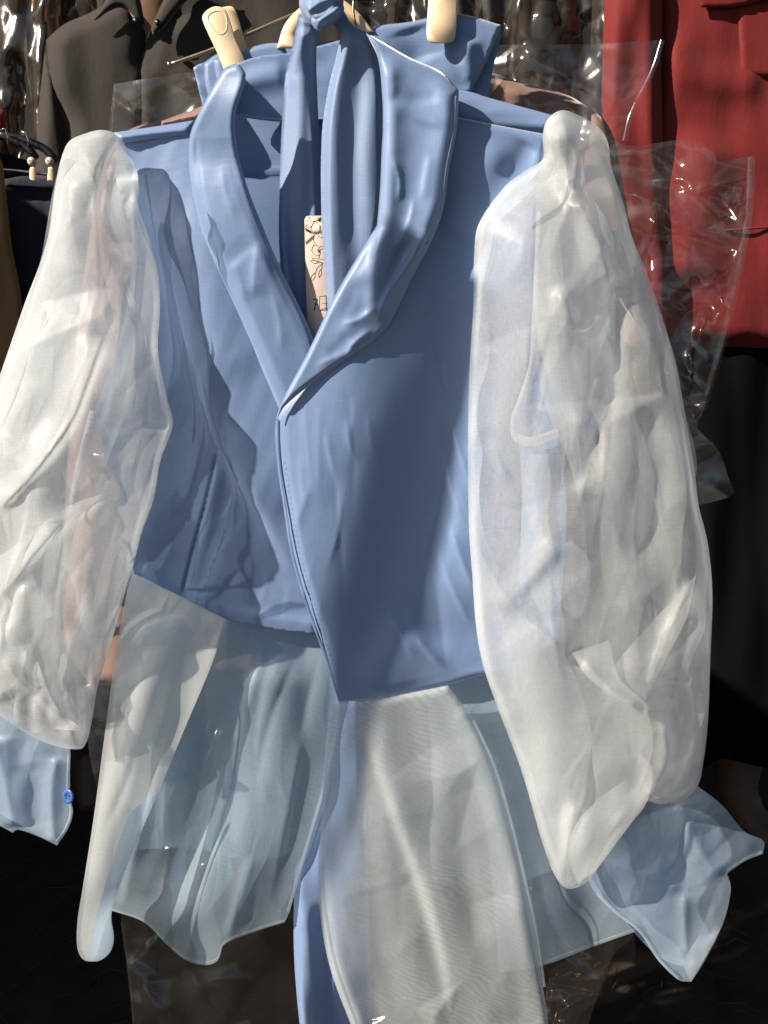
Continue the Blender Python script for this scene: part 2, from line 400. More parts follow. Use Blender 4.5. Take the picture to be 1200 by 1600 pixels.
M = {}
M['blue'] = cloth('blue_twill', (0.165, 0.255, 0.45), (0.16, 0.245, 0.435), rough=0.45, sheen=0.6, weave=1300, bump=0.16, spec=0.4, crinkle=0.02)
M['blue_sash'] = cloth('blue_crepe', (0.175, 0.255, 0.43), (0.165, 0.24, 0.41), rough=0.55, sheen=0.45, weave=1100, bump=0.22, spec=0.35)
M['organza'] = organza('pale_organza', (0.85, 0.90, 0.94), 0.40, 0.52, transl=0.55, crumple=0.45)
M['organza_dbl'] = organza('pale_organza_fold', (0.87, 0.91, 0.94), 0.34, 0.45, gloss=0.04, transl=0.55)
M['organza_pep'] = organza('blue_organza', (0.56, 0.73, 0.89), 0.50, 0.42, ripple=0.035, crumple=0.22)
M['organza_flute'] = organza('sunlit_organza_flute', (0.85, 0.90, 0.92), 0.58, 0.34)  # same peplum cloth, made paler to stand in for sunlight on the flute
M['organza_cuff'] = organza('blue_organza_cuff', (0.56, 0.74, 0.97), 0.50, 0.40, crumple=0.3)
M['organza_moire'] = organza('watered_organza', (0.76, 0.83, 0.88), 0.58, 0.32, ripple=0.11, crumple=0.15)
M['organza_hem'] = organza('blue_organza_hem', (0.76, 0.86, 0.93), 0.35, 0.4)
M['thread'] = plain('thread', (0.26, 0.36, 0.58), 0.6)
M['thread_pale'] = organza('pale_thread', (0.85, 0.88, 0.93), 0.7, 0.2)
M['film'] = plastic_film('clear_film', (0.97, 0.95, 0.93), 0.006, 0.18, 0.9)
M['film2'] = plastic_film('clear_film_crisp', (0.97, 0.95, 0.94), 0.012, 0.17, 1.0)
M['pink'] = cloth('dusty_pink_cotton', (0.28, 0.185, 0.16), rough=0.8, sheen=0.2, weave=700, crinkle=0.2)
M['cream'] = plain('cream_plastic', (0.78, 0.62, 0.42), 0.38, nscale=25, var=0.08, bump=0.03)
M['steel'] = plain('dull_steel', (0.40, 0.33, 0.24), 0.42, 1.0, nscale=90, var=0.4)
M['chrome'] = plain('chrome', (0.6, 0.58, 0.55), 0.2, 1.0)
M['grey'] = cloth('charcoal_cotton', (0.034, 0.030, 0.027), rough=0.85, sheen=0.2, weave=500, crinkle=0.3)
M['red'] = cloth('red_cotton', (0.17, 0.015, 0.017), rough=0.8, sheen=0.15, weave=450, crinkle=0.3)
M['black'] = cloth('black_cloth', (0.004, 0.004, 0.006), rough=0.95, spec=0.05, sheen=0.0, weave=500, crinkle=0.2)
M['navy'] = cloth('navy_denim', (0.020, 0.026, 0.045), rough=0.85, sheen=0.1, weave=500, crinkle=0.3)
M['tan'] = cloth('tan_cotton', (0.24, 0.145, 0.065), rough=0.85, sheen=0.1, weave=500, crinkle=0.3)
M['skin_dark'] = plain('brown_mannequin_skin', (0.075, 0.042, 0.026), 0.6, nscale=8, var=0.2, bump=0.02)
M['skin'] = plain('mannequin_skin', (0.30, 0.165, 0.10), 0.5, nscale=8, var=0.1, bump=0.02)
M['bagdark'] = plain('dark_wrapped_cloth', (0.028, 0.022, 0.017), 0.8)
M['blackplastic'] = plain('black_plastic', (0.012, 0.012, 0.013), 0.35)
M['tag'] = plain('tag_card', (0.56, 0.45, 0.40), 0.55, nscale=12, var=0.05, bump=0.01)
M['ink'] = plain('black_ink', (0.02, 0.017, 0.016), 0.6)
M['ink_grey'] = plain('grey_ink', (0.16, 0.13, 0.13), 0.6)
M['button'] = plain('blue_button', (0.07, 0.15, 0.46), 0.28, nscale=30, var=0.08)
M['ground'] = plain('dark_earth', (0.055, 0.038, 0.026), 0.95, nscale=14, var=0.7, bump=0.9)
M['straw'] = plain('dry_straw', (0.09, 0.06, 0.032), 0.9)
M['wall'] = plain('dark_boards', (0.03, 0.024, 0.019), 0.9, nscale=6, var=0.5, bump=0.5)

# ------------------------------------------------------------------ setting
g = MB(); rs = np.random.RandomState(2)
gx = np.linspace(-6, 6, 90); gy = np.linspace(-4, 4, 70)
GX, GY = np.meshgrid(gx, gy); GZ = 0.02 * perlin(GX * 3, GY * 3, 3) + 0.008 * perlin(GX * 9, GY * 9, 4)
gv = np.stack([GX, GY, GZ], -1).reshape(-1, 3)
g.add(gv, [(j*90+i, j*90+i+1, (j+1)*90+i+1, (j+1)*90+i) for j in range(69) for i in range(89)])
struct(g.build('ground', M['ground']))
s = MB()
for _ in range(1500):
    x = rs.uniform(-1.5, 1.5); y = rs.uniform(0.35, 1.6); a = rs.uniform(0, math.pi); L = rs.uniform(.01, .045); b = rs.uniform(-.6, .6)
    z = 0.015 + rs.uniform(0, .02)
    s.tube([(x, y, z), (x+L*math.cos(a), y+L*math.sin(a), z+.006), (x+2*L*math.cos(a+b), y+2*L*math.sin(a+b), z+rs.uniform(-.01, .012))], rs.uniform(.0003, .0008), 3, caps=False)
struct(s.build('straw_litter', M['straw']), 'stuff')
wl = MB()
def boxm(mb, a, b):
    x0, y0, z0 = a; x1, y1, z1 = b
    v = [(x, y, z) for x in (x0, x1) for y in (y0, y1) for z in (z0, z1)]
    mb.add(v, [(0,1,3,2),(4,6,7,5),(0,4,5,1),(2,3,7,6),(0,2,6,4),(1,5,7,3)])
def box(a, b): boxm(wl, a, b)
box((-3, 1.95, 0.0), (3, 2.05, 2.6)); o = wl.build('stall_wall', M['wall']); tag(o, 'dark back wall of the stall behind the hanging clothes', 'wall')
wl = MB(); box((-3, 0.7, 2.55), (3, 2.05, 2.6)); box((0.05, -2.6, 2.5), (3, 0.69, 2.54)); o = wl.build('shade_roof', M['wall']); tag(o, 'unseen dark roof added above the hanging clothes to block skylight', 'roof')  # out-of-view roof; its front panel is added to cut the sky fill
wl = MB(); box((-1.35, -0.3, 0.0), (-1.3, 1.95, 1.9)); o = wl.build('shade_wall', M['wall']); tag(o, 'unseen dark low wall added to the left of the hanging clothes to block sun', 'wall')  # unseen wall added to keep sun off the ground and background
q0 = P(768, 240, -.02) + np.array(tosun) * 1.3; q1 = P(552, 1090, -.02) + np.array(tosun) * 1.3; qd = q1 - q0
wl = MB(); wl.tube([q0 + qd * .20, q0 + qd * .6, q1 + qd * .8, q1 + qd * 3.0], [.0175, .018, .018, .018], 14); o = wl.build('shadow_pole', M['wall']); tag(o, 'unseen dark pole added left of the stall front to cast a shadow band', 'pole')  # pole invented out of view to throw the diagonal shade on the bodice

# ------------------------------------------------------------------ the blouse
def at(px, py, Y): return [float(v) for v in P(px, py, Y)]
blouse = thing('blouse', 'pale blue shawl-collar blouse with sheer puffed sleeves and sheer peplum', 'blouse', at(540, 1100, 0.0))

# back of the blouse, seen inside the neck and through the armholes
backT = [nz(160, 260, .006, 11), ridge([(350, 268), (450, 266), (560, 268)], 4, 4, .0025, ta=0), ridge([(520, 300), (530, 700)], 60, 60, -.006)]
b = MB().patch([(180, 207, 1), (240, 198), (300, 190), (350, 152), (450, 142), (600, 134), (716, 140), (790, 160), (874, 183, 1), (852, 260), (846, 400), (850, 560), (880, 640), (876, 690), (845, 760), (835, 1000), (800, 1060, 1), (520, 1090), (300, 940), (205, 900, 1), (190, 780), (150, 650), (180, 560), (206, 420), (200, 300)],
               lambda X, Y: 0.072 - 0.056 * sm((260 - Y) / 120) * sm((np.abs(X - 520) - 150) / 80), backT, 7)
b.build('back_panel', M['blue'], blouse)
# collar stand running round the back of the neck
b = MB().patch([(344, 122, 1), (372, 99), (410, 87), (450, 83), (600, 60), (610, 170, 1), (500, 186), (440, 190), (366, 181, 1)], lambda X, Y: 0.056 - .040 * sm((372 - X) / 30),
               [ridge([(350, 150), (400, 120), (450, 110)], 20, 14, .004), nz(60, 30, .002, 3)], 4)
b.band([(366, 179), (440, 188), (520, 184)], 5, 0.0535, lift=.0012)
b.build('collar_stand', M['blue'], blouse, solid=.0015)
# shoulder pieces brought forward over the seam
b = MB().patch([(178, 207, 1), (240, 198), (303, 188, 1), (300, 214, 1), (240, 218), (184, 225, 1)], 0.006, [], 4, rnd=(16, .007))
b.build('shoulder_yoke', M['blue'], blouse)
b = MB().patch([(700, 138, 1), (716, 140), (790, 160), (878, 184, 1), (856, 213, 1), (780, 208), (700, 194, 1)], 0.004, [nz(60, 20, .002, 4)], 4, rnd=(22, .009))
b.build('shoulder_yoke', M['blue'], blouse)

# left-hand front
fl = [lip([(186, 228), (215, 300), (247, 395), (283, 510), (318, 640), (362, 740), (420, 835), (470, 925)], 4.5, 160, .017, ta=.26),
      ridge([(240, 240), (300, 420), (370, 600), (430, 760), (470, 900)], 60, 70, .002),
      ridge([(350, 560), (420, 700), (455, 850)], 60, 50, -.003),
      blob(255, 520, 60, 260, -.012, -8), nz(90, 260, .0022, 21, 18), nz(26, 160, .0005, 22, 22),
      ridge([(344, 690), (322, 785), (302, 860), (284, 932)], 2.6, 2.6, -.0034, ta=.05),
      ridge([(352, 690), (332, 785), (312, 860), (296, 930)], 9, 12, .0022, ta=.1),
      ridge([(215, 880), (285, 918), (355, 953), (420, 966), (500, 978)], 18, 10, .003, ta=.05)]
for i, (a_, b_) in enumerate([((300, 520), (272, 470)), ((352, 520), (318, 590)), ((372, 540), (330, 625)), ((392, 560), (344, 660)), ((338, 735), (305, 820)), ((356, 745), (318, 810)), ((372, 770), (312, 850)), ((390, 800), (330, 880)), ((305, 860), (292, 925)), ((420, 880), (400, 960)), ((452, 900), (440, 975)), ((330, 905), (300, 925))]):
    fl.append(ridge([a_, ((a_[0]+b_[0])/2 + 3, (a_[1]+b_[1])/2), b_], 7 if i < 6 else 4, 12, .0002 if i < 6 else .0006, k=1.4, ta=.35))
b = MB().patch([(180, 222, 1), (240, 216), (300, 208, 1), (330, 330), (350, 430), (420, 570), (470, 690), (520, 860), (560, 1010, 1), (500, 993), (430, 984), (355, 968), (285, 933), (210, 897, 1), (198, 860), (184, 790), (166, 720), (152, 640), (186, 590), (206, 500), (212, 400), (203, 300)],
               lambda X, Y: 0.004 + 0.005 * sm((340 - X) / 90) * sm((Y - 230) / 120), fl, 3.6)
b.build('front_panel', M['blue'], blouse, solid=.0012)

# right-hand front, wrapped over
edge_r = [(431, 655), (433, 720), (444, 800), (455, 868), (478, 948), (504, 1020), (529, 1096)]
fr = [ridge([(600, 330), (585, 560), (555, 740), (520, 900), (500, 1080)], 125, 105, .012, ta=.2),
      ridge([(712, 200), (698, 400), (672, 560), (640, 740), (592, 930), (556, 1085)], 70, 50, -.009, ta=.15),
      ridge([(748, 380), (742, 600), (736, 800), (712, 1000)], 56, 70, .010, ta=.15),
      ridge([(660, 980), (610, 1040), (570, 1090)], 44, 60, .008, ta=.2),
      nz(90, 300, .004, 31, 12), nz(30, 180, .0005, 32, 14), *creases((450, 640, 740, 1060), 14, .0013, 4, 12, 33, 90, 300, 1.2, -8, 16), *creases((680, 420, 750, 1000), 8, .002, 4, 12, 34, 100, 300, 1.2, 8, 14),
      ridge([(790, 215), (730, 300), (700, 380)], 30, 30, .005), ridge([(830, 220), (790, 290)], 18, 22, -.004)]
for a_, b_, hh in [((700, 640), (738, 760), .003), ((690, 700), (730, 830), .0025), ((700, 810), (745, 930), .003), ((680, 850), (742, 990), .0022), ((610, 960), (650, 1030), .002),
               ((508, 660), (530, 760), .0012), ((540, 650), (560, 730), .0012), ((575, 640), (590, 720), .001), ((470, 700), (480, 800), .0008), ((640, 980), (700, 1050), .002)]:
    fr.append(ridge([a_, ((a_[0]+b_[0])/2 - 4, (a_[1]+b_[1])/2), b_], 4, 10, hh, k=1.3, ta=.35))
ol_r = [(700, 180, 1), (780, 196), (856, 210, 1), (842, 300), (838, 400), (832, 560), (803, 655), (808, 695), (816, 800), (822, 900), (816, 1000), (800, 1052, 1), (750, 1056), (700, 1070), (640, 1083), (586, 1093), (529, 1097, 1)] + edge_r[::-1][1:-1] + [(431, 655), (445, 628), (500, 575), (590, 480), (640, 380), (680, 260)]
b = MB().patch(ol_r, -0.010, fr, 3.6, rnd=(9, .0035))
fp = b.build('front_panel', M['blue'], blouse, solid=.0012)
# rolled placket edge and its stitching
b = MB().band(edge_r, 5, -0.0115, fr, lift=.0006, side=1)
b.build('placket_edge', M['blue'], fp)
b = MB()
st = cr([(x + 11, y) for x, y in edge_r[1:]], 9)
for i in range(0, len(st) - 1):
    q = np.array([st[i], st[i] * .45 + st[i+1] * .55]); H = sum(t(q[:, 0], q[:, 1]) for t in fr)
    b.tube(P(q[:, 0], q[:, 1], -0.0128 - H), .00016, 4)
struct(b.build('stitching', M['thread'], fp), 'stuff')

# lapels
ll = [ridge([(322, 180), (312, 260), (324, 340), (369, 440), (424, 560), (500, 720)], 24, 80, .007, ta=.3),
      ridge([(372, 170), (378, 260), (415, 360), (470, 480), (520, 640)], 10, 16, .0025, ta=.3),
      ridge([(405, 372), (398, 420), (395, 470)], 7, 26, .002, ta=.3, k=1.3), ridge([(403, 374), (370, 400), (345, 425)], 18, 8, -.001, ta=.3),
      ridge([(305, 200), (312, 300), (345, 410)], 3, 3, -.0012), ridge([(352, 400), (372, 430), (384, 480)], 5, 12, .0014, ta=.35, k=1.2), ridge([(420, 440), (436, 500), (440, 560)], 5, 12, .0012, ta=.35, k=1.2), ridge([(345, 250), (352, 300), (372, 350)], 6, 14, .0010, ta=.35, k=1.2), nz(90, 190, .002, 41, 20), nz(30, 90, .0005, 42, 20),
      ]
b = MB().patch([(340, 121), (352, 106), (372, 98, 1), (384, 118), (368, 178), (370, 230), (386, 290), (411, 355), (441, 425), (479, 503), (500, 560, 1), (480, 650), (440, 648, 1), (414, 588), (380, 512), (336, 420), (311, 350), (297, 285), (296, 215), (318, 162)],
               lambda X, Y: -0.006 - .020 * sm((260 - Y) / 120) - .012 * (1 - np.clip((Y - 240) / 400, 0, 1)) * np.clip((X - np.interp(Y, [120, 215, 290, 350, 420, 510, 588, 648], [345, 296, 297, 311, 336, 380, 414, 440])) / 70, 0, 1.2), ll, 3.4, rnd=(8, .004))
b.build('lapel', M['blue'], blouse, solid=.0009)

lr = [ridge([(594, 80), (602, 150), (604, 220), (600, 290), (594, 360), (588, 430), (585, 505)], 12, 26, .007, ta=.1),
      ridge([(672, 352), (640, 410), (604, 462), (588, 512)], 7, 18, .0075, ta=.2, k=1.15),
      ridge([(640, 370), (612, 430), (592, 492)], 12, 16, -.003, ta=.2),
      ridge([(560, 430), (555, 475), (575, 505)], 24, 30, -.002, ta=.3),
      ridge([(585, 512), (550, 540), (540, 566)], 5, 10, .0035, ta=.25, k=1.15), ridge([(600, 470), (560, 500), (530, 506)], 5, 10, .0028, ta=.3, k=1.15), ridge([(560, 545), (520, 560), (490, 575)], 4, 9, .0016, ta=.3, k=1.2), ridge([(648, 300), (640, 345), (612, 400)], 5, 12, .0022, ta=.3, k=1.2), 
      ridge([(580, 400), (545, 450), (505, 500)], 12, 18, .0015, ta=.3), ridge([(574, 380), (568, 450), (520, 560)], 12, 16, .0016, ta=.3), ridge([(545, 520), (515, 560)], 9, 10, -.001),
      ridge([(606, 148), (640, 158), (690, 150)], 10, 12, -.0012, ta=.2), ridge([(612, 152), (650, 182), (700, 196)], 9, 14, .0018, ta=.25),
      ridge([(674, 236), (666, 280), (660, 320)], 7, 10, .0014, ta=.3), ridge([(612, 240), (624, 280), (622, 320)], 4, 9, .0020, ta=.3, k=1.15),
      ridge([(690, 100), (706, 180), (690, 300), (650, 410)], 30, 18, .006, ta=.2),
      nz(90, 170, .002, 51, 20), nz(30, 60, .0006, 52, 20)]
b = MB().patch([(572, 52, 1), (588, 60), (640, 90), (690, 113), (717, 141, 1), (715, 195), (702, 262), (692, 330), (672, 382), (646, 430), (612, 500), (594, 522), (558, 552), (500, 590), (446, 634), (431, 657, 1), (440, 628), (480, 552), (520, 468), (560, 398), (589, 352, 1), (594, 290), (596, 240), (598, 200), (597, 150), (590, 90)],
               lambda X, Y: -0.022 - 0.002 * sm((Y - 60) / 200) + 0.002 * sm((Y - 480) / 160), lr, 3.2, rnd=(8, .005))
b.band([(712, 150), (710, 195), (697, 262), (687, 330), (667, 382)], 3, -0.0245, lr, lift=.0008)
b.build('lapel', M['blue'], blouse, solid=.0009)

# ------------------------------------------------------------------ peplum
pa = [ridge([(300, 960), (240, 1150), (195, 1360)], 40, 30, .006, ta=.1), ridge([(420, 1000), (400, 1250), (300, 1480)], 70, 80, .018, ta=.15),
      ridge([(340, 1080), (300, 1280), (235, 1440)], 35, 40, -.012, ta=.15), ridge([(395, 1330), (375, 1400), (352, 1478)], 8, 14, .003, ta=.2, k=1.5),
      nz(60, 260, .003, 61, 8)] + creases((220, 1000, 500, 1460), 12, .0045, 8, 30, 66, 160, 420, 1.4, -9, 9)
b = MB().patch([(208, 896, 1), (285, 932), (355, 967), (430, 984), (500, 992, 1), (530, 1100), (516, 1200), (485, 1310), (452, 1425), (445, 1441, 1), (400, 1455), (350, 1476), (340, 1501), (322, 1508), (292, 1501), (262, 1477), (225, 1441), (172, 1422, 1), (180, 1300), (195, 1100)], 0.020, pa, 4.5)
for sv in slivers(7, [(985, 300, 520), (1200, 235, 510), (1430, 200, 450)], 621, 14, 44, 180, 420): b.patch(sv, 0.026, [nz(30, 150, .004, 622, 8)], 5)
b.patch([(200, 890, 1), (500, 985), (830, 1040, 1), (880, 1200), (900, 1345, 1), (760, 1390), (500, 1330), (400, 1345), (290, 1325), (185, 1330, 1), (190, 1100)], .060, [nz(70, 400, .016, 68), nz(30, 200, .004, 69)], 7)
pepl = b.build('peplum', M['organza_pep'], blouse)
b = MB().band([(174, 1421), (225, 1439), (262, 1474), (292, 1497), (322, 1504), (340, 1497), (350, 1473), (400, 1452), (445, 1438)], 3, 0.020, pa, lift=.0002); b.band([(500, 995), (528, 1098), (514, 1200), (483, 1310), (450, 1425)], 5, .020, pa, lift=.0002)
b.build('hem', M['organza_hem'], pepl)
pb = [ridge([(262, 930), (215, 1090), (175, 1270), (145, 1440)], 60, 50, .016, ta=.15), ridge([(300, 960), (255, 1120), (205, 1300), (160, 1480)], 20, 16, -.002, ta=.2),
      ridge([(215, 960), (180, 1150), (160, 1270)], 14, 20, -.002, ta=.2), nz(50, 260, .004, 63, 10)] + creases((130, 950, 330, 1480), 8, .0022, 5, 14, 62, 140, 360, 1.2, -18, 8)
b = MB().patch([(208, 897, 1), (285, 933), (354, 968, 1), (330, 1040), (288, 1140), (240, 1255), (200, 1345), (182, 1395), (172, 1430), (176, 1465), (171, 1488), (152, 1501), (131, 1500), (121, 1482), (121, 1440), (128, 1395), (146, 1280), (166, 1130), (184, 1000), (202, 910)], lambda X, Y: -0.004 - .014 * sm((Y - 960) / 150), pb, 4.2)
b.patch([(246, 1240, 1), (202, 1345), (184, 1395), (174, 1430), (178, 1465), (172, 1488), (153, 1502), (133, 1500, 1), (148, 1440), (176, 1345), (205, 1270)], lambda X, Y: -0.022, pb, 4.2, m=1)
b.patch([(212, 900, 1), (285, 935), (350, 970, 1), (326, 1042), (284, 1140), (236, 1252), (198, 1345), (178, 1400), (168, 1470), (150, 1495), (133, 1495), (126, 1470), (134, 1395), (152, 1280), (172, 1130), (190, 1000)], lambda X, Y: -0.008, [nz(40, 220, .004, 64, 10)], 5)
b.build('peplum', [M['organza_flute'], M['organza_cuff']], blouse)
pd = [nz(60, 240, .006, 66, -10), ridge([(740, 1070), (840, 1300), (900, 1470)], 40, 40, .010), ridge([(700, 1075), (775, 1200), (810, 1350)], 14, 20, .006)] + creases((760, 1080, 960, 1480), 7, .004, 8, 26, 67, 160, 380, 1.4, 16, 9)
b = MB().patch([(688, 1073, 1), (750, 1056), (806, 1050, 1), (850, 1200), (930, 1380), (992, 1456, 1), (930, 1478), (850, 1508), (780, 1520, 1), (760, 1300), (720, 1160)], 0.010, pd, 5)
o = b.build('peplum', M['organza_pep'], blouse)
MB().band([(992, 1452), (930, 1474), (850, 1504)], 3, .010, pd, lift=.0002).build('hem', M['organza_hem'], o)
pc = [lip([(546, 1103), (582, 1180), (618, 1280), (658, 1390), (690, 1500), (712, 1640)], 3.5, 120, .010, ta=.35),
      ridge([(690, 1085), (745, 1200), (790, 1330), (820, 1480), (825, 1640)], 50, 30, .005, ta=.35),
      ridge([(640, 1090), (700, 1250), (745, 1400), (770, 1640)], 70, 60, -.008, ta=.35),
      ridge([(510, 1160), (500, 1380), (520, 1520), (570, 1640)], 20, 26, .006, ta=.1),
      nz(60, 200, .006, 64, -12), facet((490, 1060, 860, 1690), 40, 90, .0025, 65, -14)]
b = MB().patch([(517, 1101, 1), (540, 1098), (590, 1093), (640, 1083), (700, 1071, 1), (732, 1115), (768, 1190), (795, 1280), (818, 1370), (835, 1450), (848, 1540), (856, 1600), (850, 1680, 1), (580, 1680, 1), (548, 1600), (518, 1520), (503, 1450), (497, 1370), (501, 1290), (507, 1200), (514, 1145)], -0.022, pc, 4, rnd=(10, .004))
o = b.build('peplum', M['organza_moire'], blouse)
b = MB().band([(520, 1103), (517, 1146), (510, 1202), (504, 1291), (500, 1371), (506, 1450), (521, 1519), (551, 1599), (583, 1678)], 13, -0.0235, pc, lift=.0005, side=1)
b.band([(740, 1125), (772, 1195), (799, 1285), (820, 1372), (838, 1452), (851, 1542)], 4, -.0228, pc, lift=.0003)
b.build('hem', M['organza_hem'], o)

# ------------------------------------------------------------------ sleeves
Llft = [(182, 210), (160, 203), (135, 208), (108, 221), (95, 250), (85, 300), (77, 360), (63, 410), (40, 470), (14, 545), (-12, 620), (-60, 750), (-85, 900), (-70, 1040), (-25, 1095), (20, 1132), (70, 1160), (108, 1170), (131, 1167), (144, 1125), (152, 1075), (178, 990), (194, 930), (209, 880), (222, 830), (240, 780), (250, 722), (270, 662), (262, 625), (247, 550), (250, 480), (246, 420), (232, 370), (214, 315), (206, 260), (196, 228)]
sl = [ridge([(110, 240), (95, 400), (40, 560), (-20, 760)], 40, 46, .014, ta=.1),
      ridge([(165, 520), (140, 590), (112, 660), (60, 730), (-5, 800)], 26, 7, .012, ta=.1, k=1.6),
      ridge([(172, 768), (110, 810), (50, 870), (-10, 950)], 20, 8, .010, ta=.15, k=1.6),
      ridge([(250, 420), (252, 560), (262, 660), (235, 790)], 20, 16, .006, ta=.15),
      ridge([(210, 660), (240, 668), (268, 662)], 5, 7, .004), ridge([(185, 240), (170, 330), (200, 420)], 14, 16, .008),
      ridge([(95, 640), (60, 800), (40, 1000), (60, 1120)], 30, 40, .012, ta=.2), ridge([(150, 700), (140, 860), (120, 1060)], 34, 28, -.010, ta=.2),
      ridge([(55, 1060), (80, 1110), (135, 1145)], 10, 16, .007, k=1.2), ridge([(10, 1020), (40, 1060), (90, 1080)], 14, 14, .006, k=1.2), ridge([(0, 1085), (60, 1100), (110, 1150)], 12, 8, -.004),
      ridge([(100, 900), (130, 1000), (150, 1060)], 14, 16, .006), ridge([(40, 900), (10, 1000), (-40, 1060)], 14, 20, .010),
      nz(110, 300, .012, 73, 18), facet((-90, 200, 275, 1180), 62, 190, .0038, 76, 18), facet((-90, 200, 275, 1180), 26, 60, .0012, 77, 24)] + creases((0, 240, 250, 1000), 14, .0032, 7, 16, 71, 90, 300, 1.0, -22, 25) + creases((-20, 960, 140, 1150), 12, .0045, 5, 16, 72, 60, 150, 1.0)
bL = lambda X, Y: -0.014 - 0.010 * sm((Y - 260) / 400)
b = MB().patch(Llft, bL, sl, 4, rnd=(150, .040), both=.030)
# loose folds of the same cloth lying inside and over the sleeve
b.patch([(168, 515, 1), (150, 590), (118, 660), (60, 735), (-10, 800, 1), (-20, 640), (40, 520), (100, 440), (140, 430)], lambda X, Y: -0.030, sl[1:3] + [nz(40, 90, .008, 74, 30)], 5, m=1)
b.patch([(172, 768, 1), (110, 815), (50, 875), (0, 930), (-30, 960, 1), (-30, 900), (40, 840), (110, 790)], -0.078, [nz(40, 60, .006, 75)], 5, m=1)
b.patch([(40, 985), (85, 1100), (136, 1144, 1), (90, 1140), (50, 1145), (22, 1125), (30, 1060)], -0.066, [nz(30, 40, .008, 77)], 4, m=1)
b.patch([(-20, 900, 1), (30, 960), (40, 1030), (10, 1080), (-40, 1060, 1)], -0.072, [nz(30, 40, .008, 78)], 4, m=1)
b.patch([(185, 228, 1), (212, 260), (216, 320), (205, 360, 1), (190, 310), (180, 270)], -0.050, [nz(20, 30, .006, 79)], 4, m=1)
b.patch([(100, 250), (150, 290), (135, 430), (80, 570), (20, 660), (-20, 720, 1), (20, 540), (60, 420)], -0.030, [nz(50, 120, .010, 171)], 5, m=1)
b.patch([(60, 740, 1), (110, 690), (100, 820), (70, 960), (30, 1060, 1), (0, 960)], -0.026, [nz(50, 120, .010, 172)], 5, m=1)
b.patch([(150, 690, 1), (200, 800), (190, 900), (150, 1040), (110, 1080, 1), (130, 900)], -0.020, [nz(50, 120, .010, 173)], 5, m=1)
axL = [(240, 96, 200), (400, 66, 238), (600, -5, 245), (800, -70, 225), (1000, -70, 172), (1130, 0, 140)]
for sv in slivers(16, axL, 601, 14, 46, 120, 380): b.patch(sv, lambda X, Y: -0.040, sl[:1] + [nz(30, 120, .006, 602, 18)], 4.5, m=1)
sleeve_l = b.build('sleeve', [M['organza'], M['organza_dbl']], blouse)
def zig(mb, poly, wpx, Y, r=.00028, st=3.2, terms=()):
    c = cr(poly, st); t = np.gradient(c, axis=0); t /= np.linalg.norm(t, axis=1)[:, None]; nr = np.stack([t[:, 1], -t[:, 0]], 1)
    q = c + nr * wpx * np.where(np.arange(len(c)) % 2, .5, -.5)[:, None]
    mb.tube(P(q[:, 0], q[:, 1], Y), r, 3, caps=False)
seam_l = [(146, 642), (134, 690), (122, 740), (112, 800), (103, 870), (92, 950), (84, 1050)]
b = MB().band(seam_l, 13, 0.006, lift=.002); b.band([(212, 530), (207, 570), (199, 632)], 8, -.012); zig(b, seam_l, 13, .003); zig(b, [(216, 520), (207, 570), (199, 634)], 7, -.016)
zig(b, [(183, 240), (205, 330), (207, 470), (192, 590), (150, 640)], 4, -.004, .0004)
struct(b.build('overlock_seam', M['thread_pale'], sleeve_l), 'stuff')

cl = [ridge([(88, 1180), (80, 1240), (84, 1318)], 12, 16, .006, ta=.1, k=1.3), ridge([(-10, 1150), (10, 1230), (21, 1296)], 26, 24, .008, ta=.1, k=1.3), ridge([(40, 1190), (48, 1250), (55, 1300)], 20, 26, -.004), nz(40, 60, .002, 81), facet((-70, 1080, 120, 1330), 44, 60, .002, 87, 10)]
b = MB().patch([(-60, 1080, 1), (10, 1100), (60, 1130), (107, 1140, 1), (110, 1180), (108, 1240), (114, 1268), (106, 1295), (89, 1321, 1), (60, 1307), (27, 1296), (20, 1301, 1), (-20, 1280), (-70, 1250, 1)], 0.0, cl, 4)
b.patch([(-60, 1090, 1), (60, 1135), (107, 1145, 1), (108, 1250), (90, 1312), (30, 1288), (-70, 1230, 1)], 0.030, [nz(40, 60, .008, 82)], 5)
cuff_l = b.build('cuff', M['organza_cuff'], blouse)
MB().band([(108, 1180), (106, 1240), (111, 1268), (103, 1295), (88, 1316)], 5, 0.0, cl).band([(-20, 1277), (20, 1297)], 4, 0, cl).build('hem', M['organza_hem'], cuff_l)
def button(px, py, Y, rpx, parent, tilt=25):
    m_ = MB(); c0 = P(px, py, Y); r = rpx * .0006; V = []; prof = [(0, .0014), (.45, .0014), (.55, .0020), (.85, .0022), (1.0, .0012), (1.0, 0), (0, 0)]
    n = 24; ca, sa = math.cos(R(tilt)), math.sin(R(tilt))
    for rr, h in prof:
        for k in range(n):
            a = 2*math.pi*k/n; x = r*rr*math.cos(a) * 0.95; z = r*rr*math.sin(a) * 1.25; x, z = x*ca + z*sa*.6, z*ca - x*sa*.3
            V.append(c0 + np.array([x, -h - x * .5, z]))
    m_.add(V, [(j*n+k, (j+1)*n+k, (j+1)*n+(k+1) % n, j*n+(k+1) % n) for j in range(len(prof)-1) for k in range(n)])
    o = m_.build('button', M['button'], parent)
    h_ = MB()
    for dx, dz in ((-.22, -.2), (.22, -.2), (-.22, .2), (.22, .2)):
        h_.tube([c0 + np.array([dx*r, -.0013 - dx*r*.5, dz*r]), c0 + np.array([dx*r, -.0019 - dx*r*.5, dz*r])], r * .1, 8)
    struct(h_.build('button_hole', M['ink'], o), 'stuff')
button(106.5, 1244, -0.012, 13.5, cuff_l, 30)

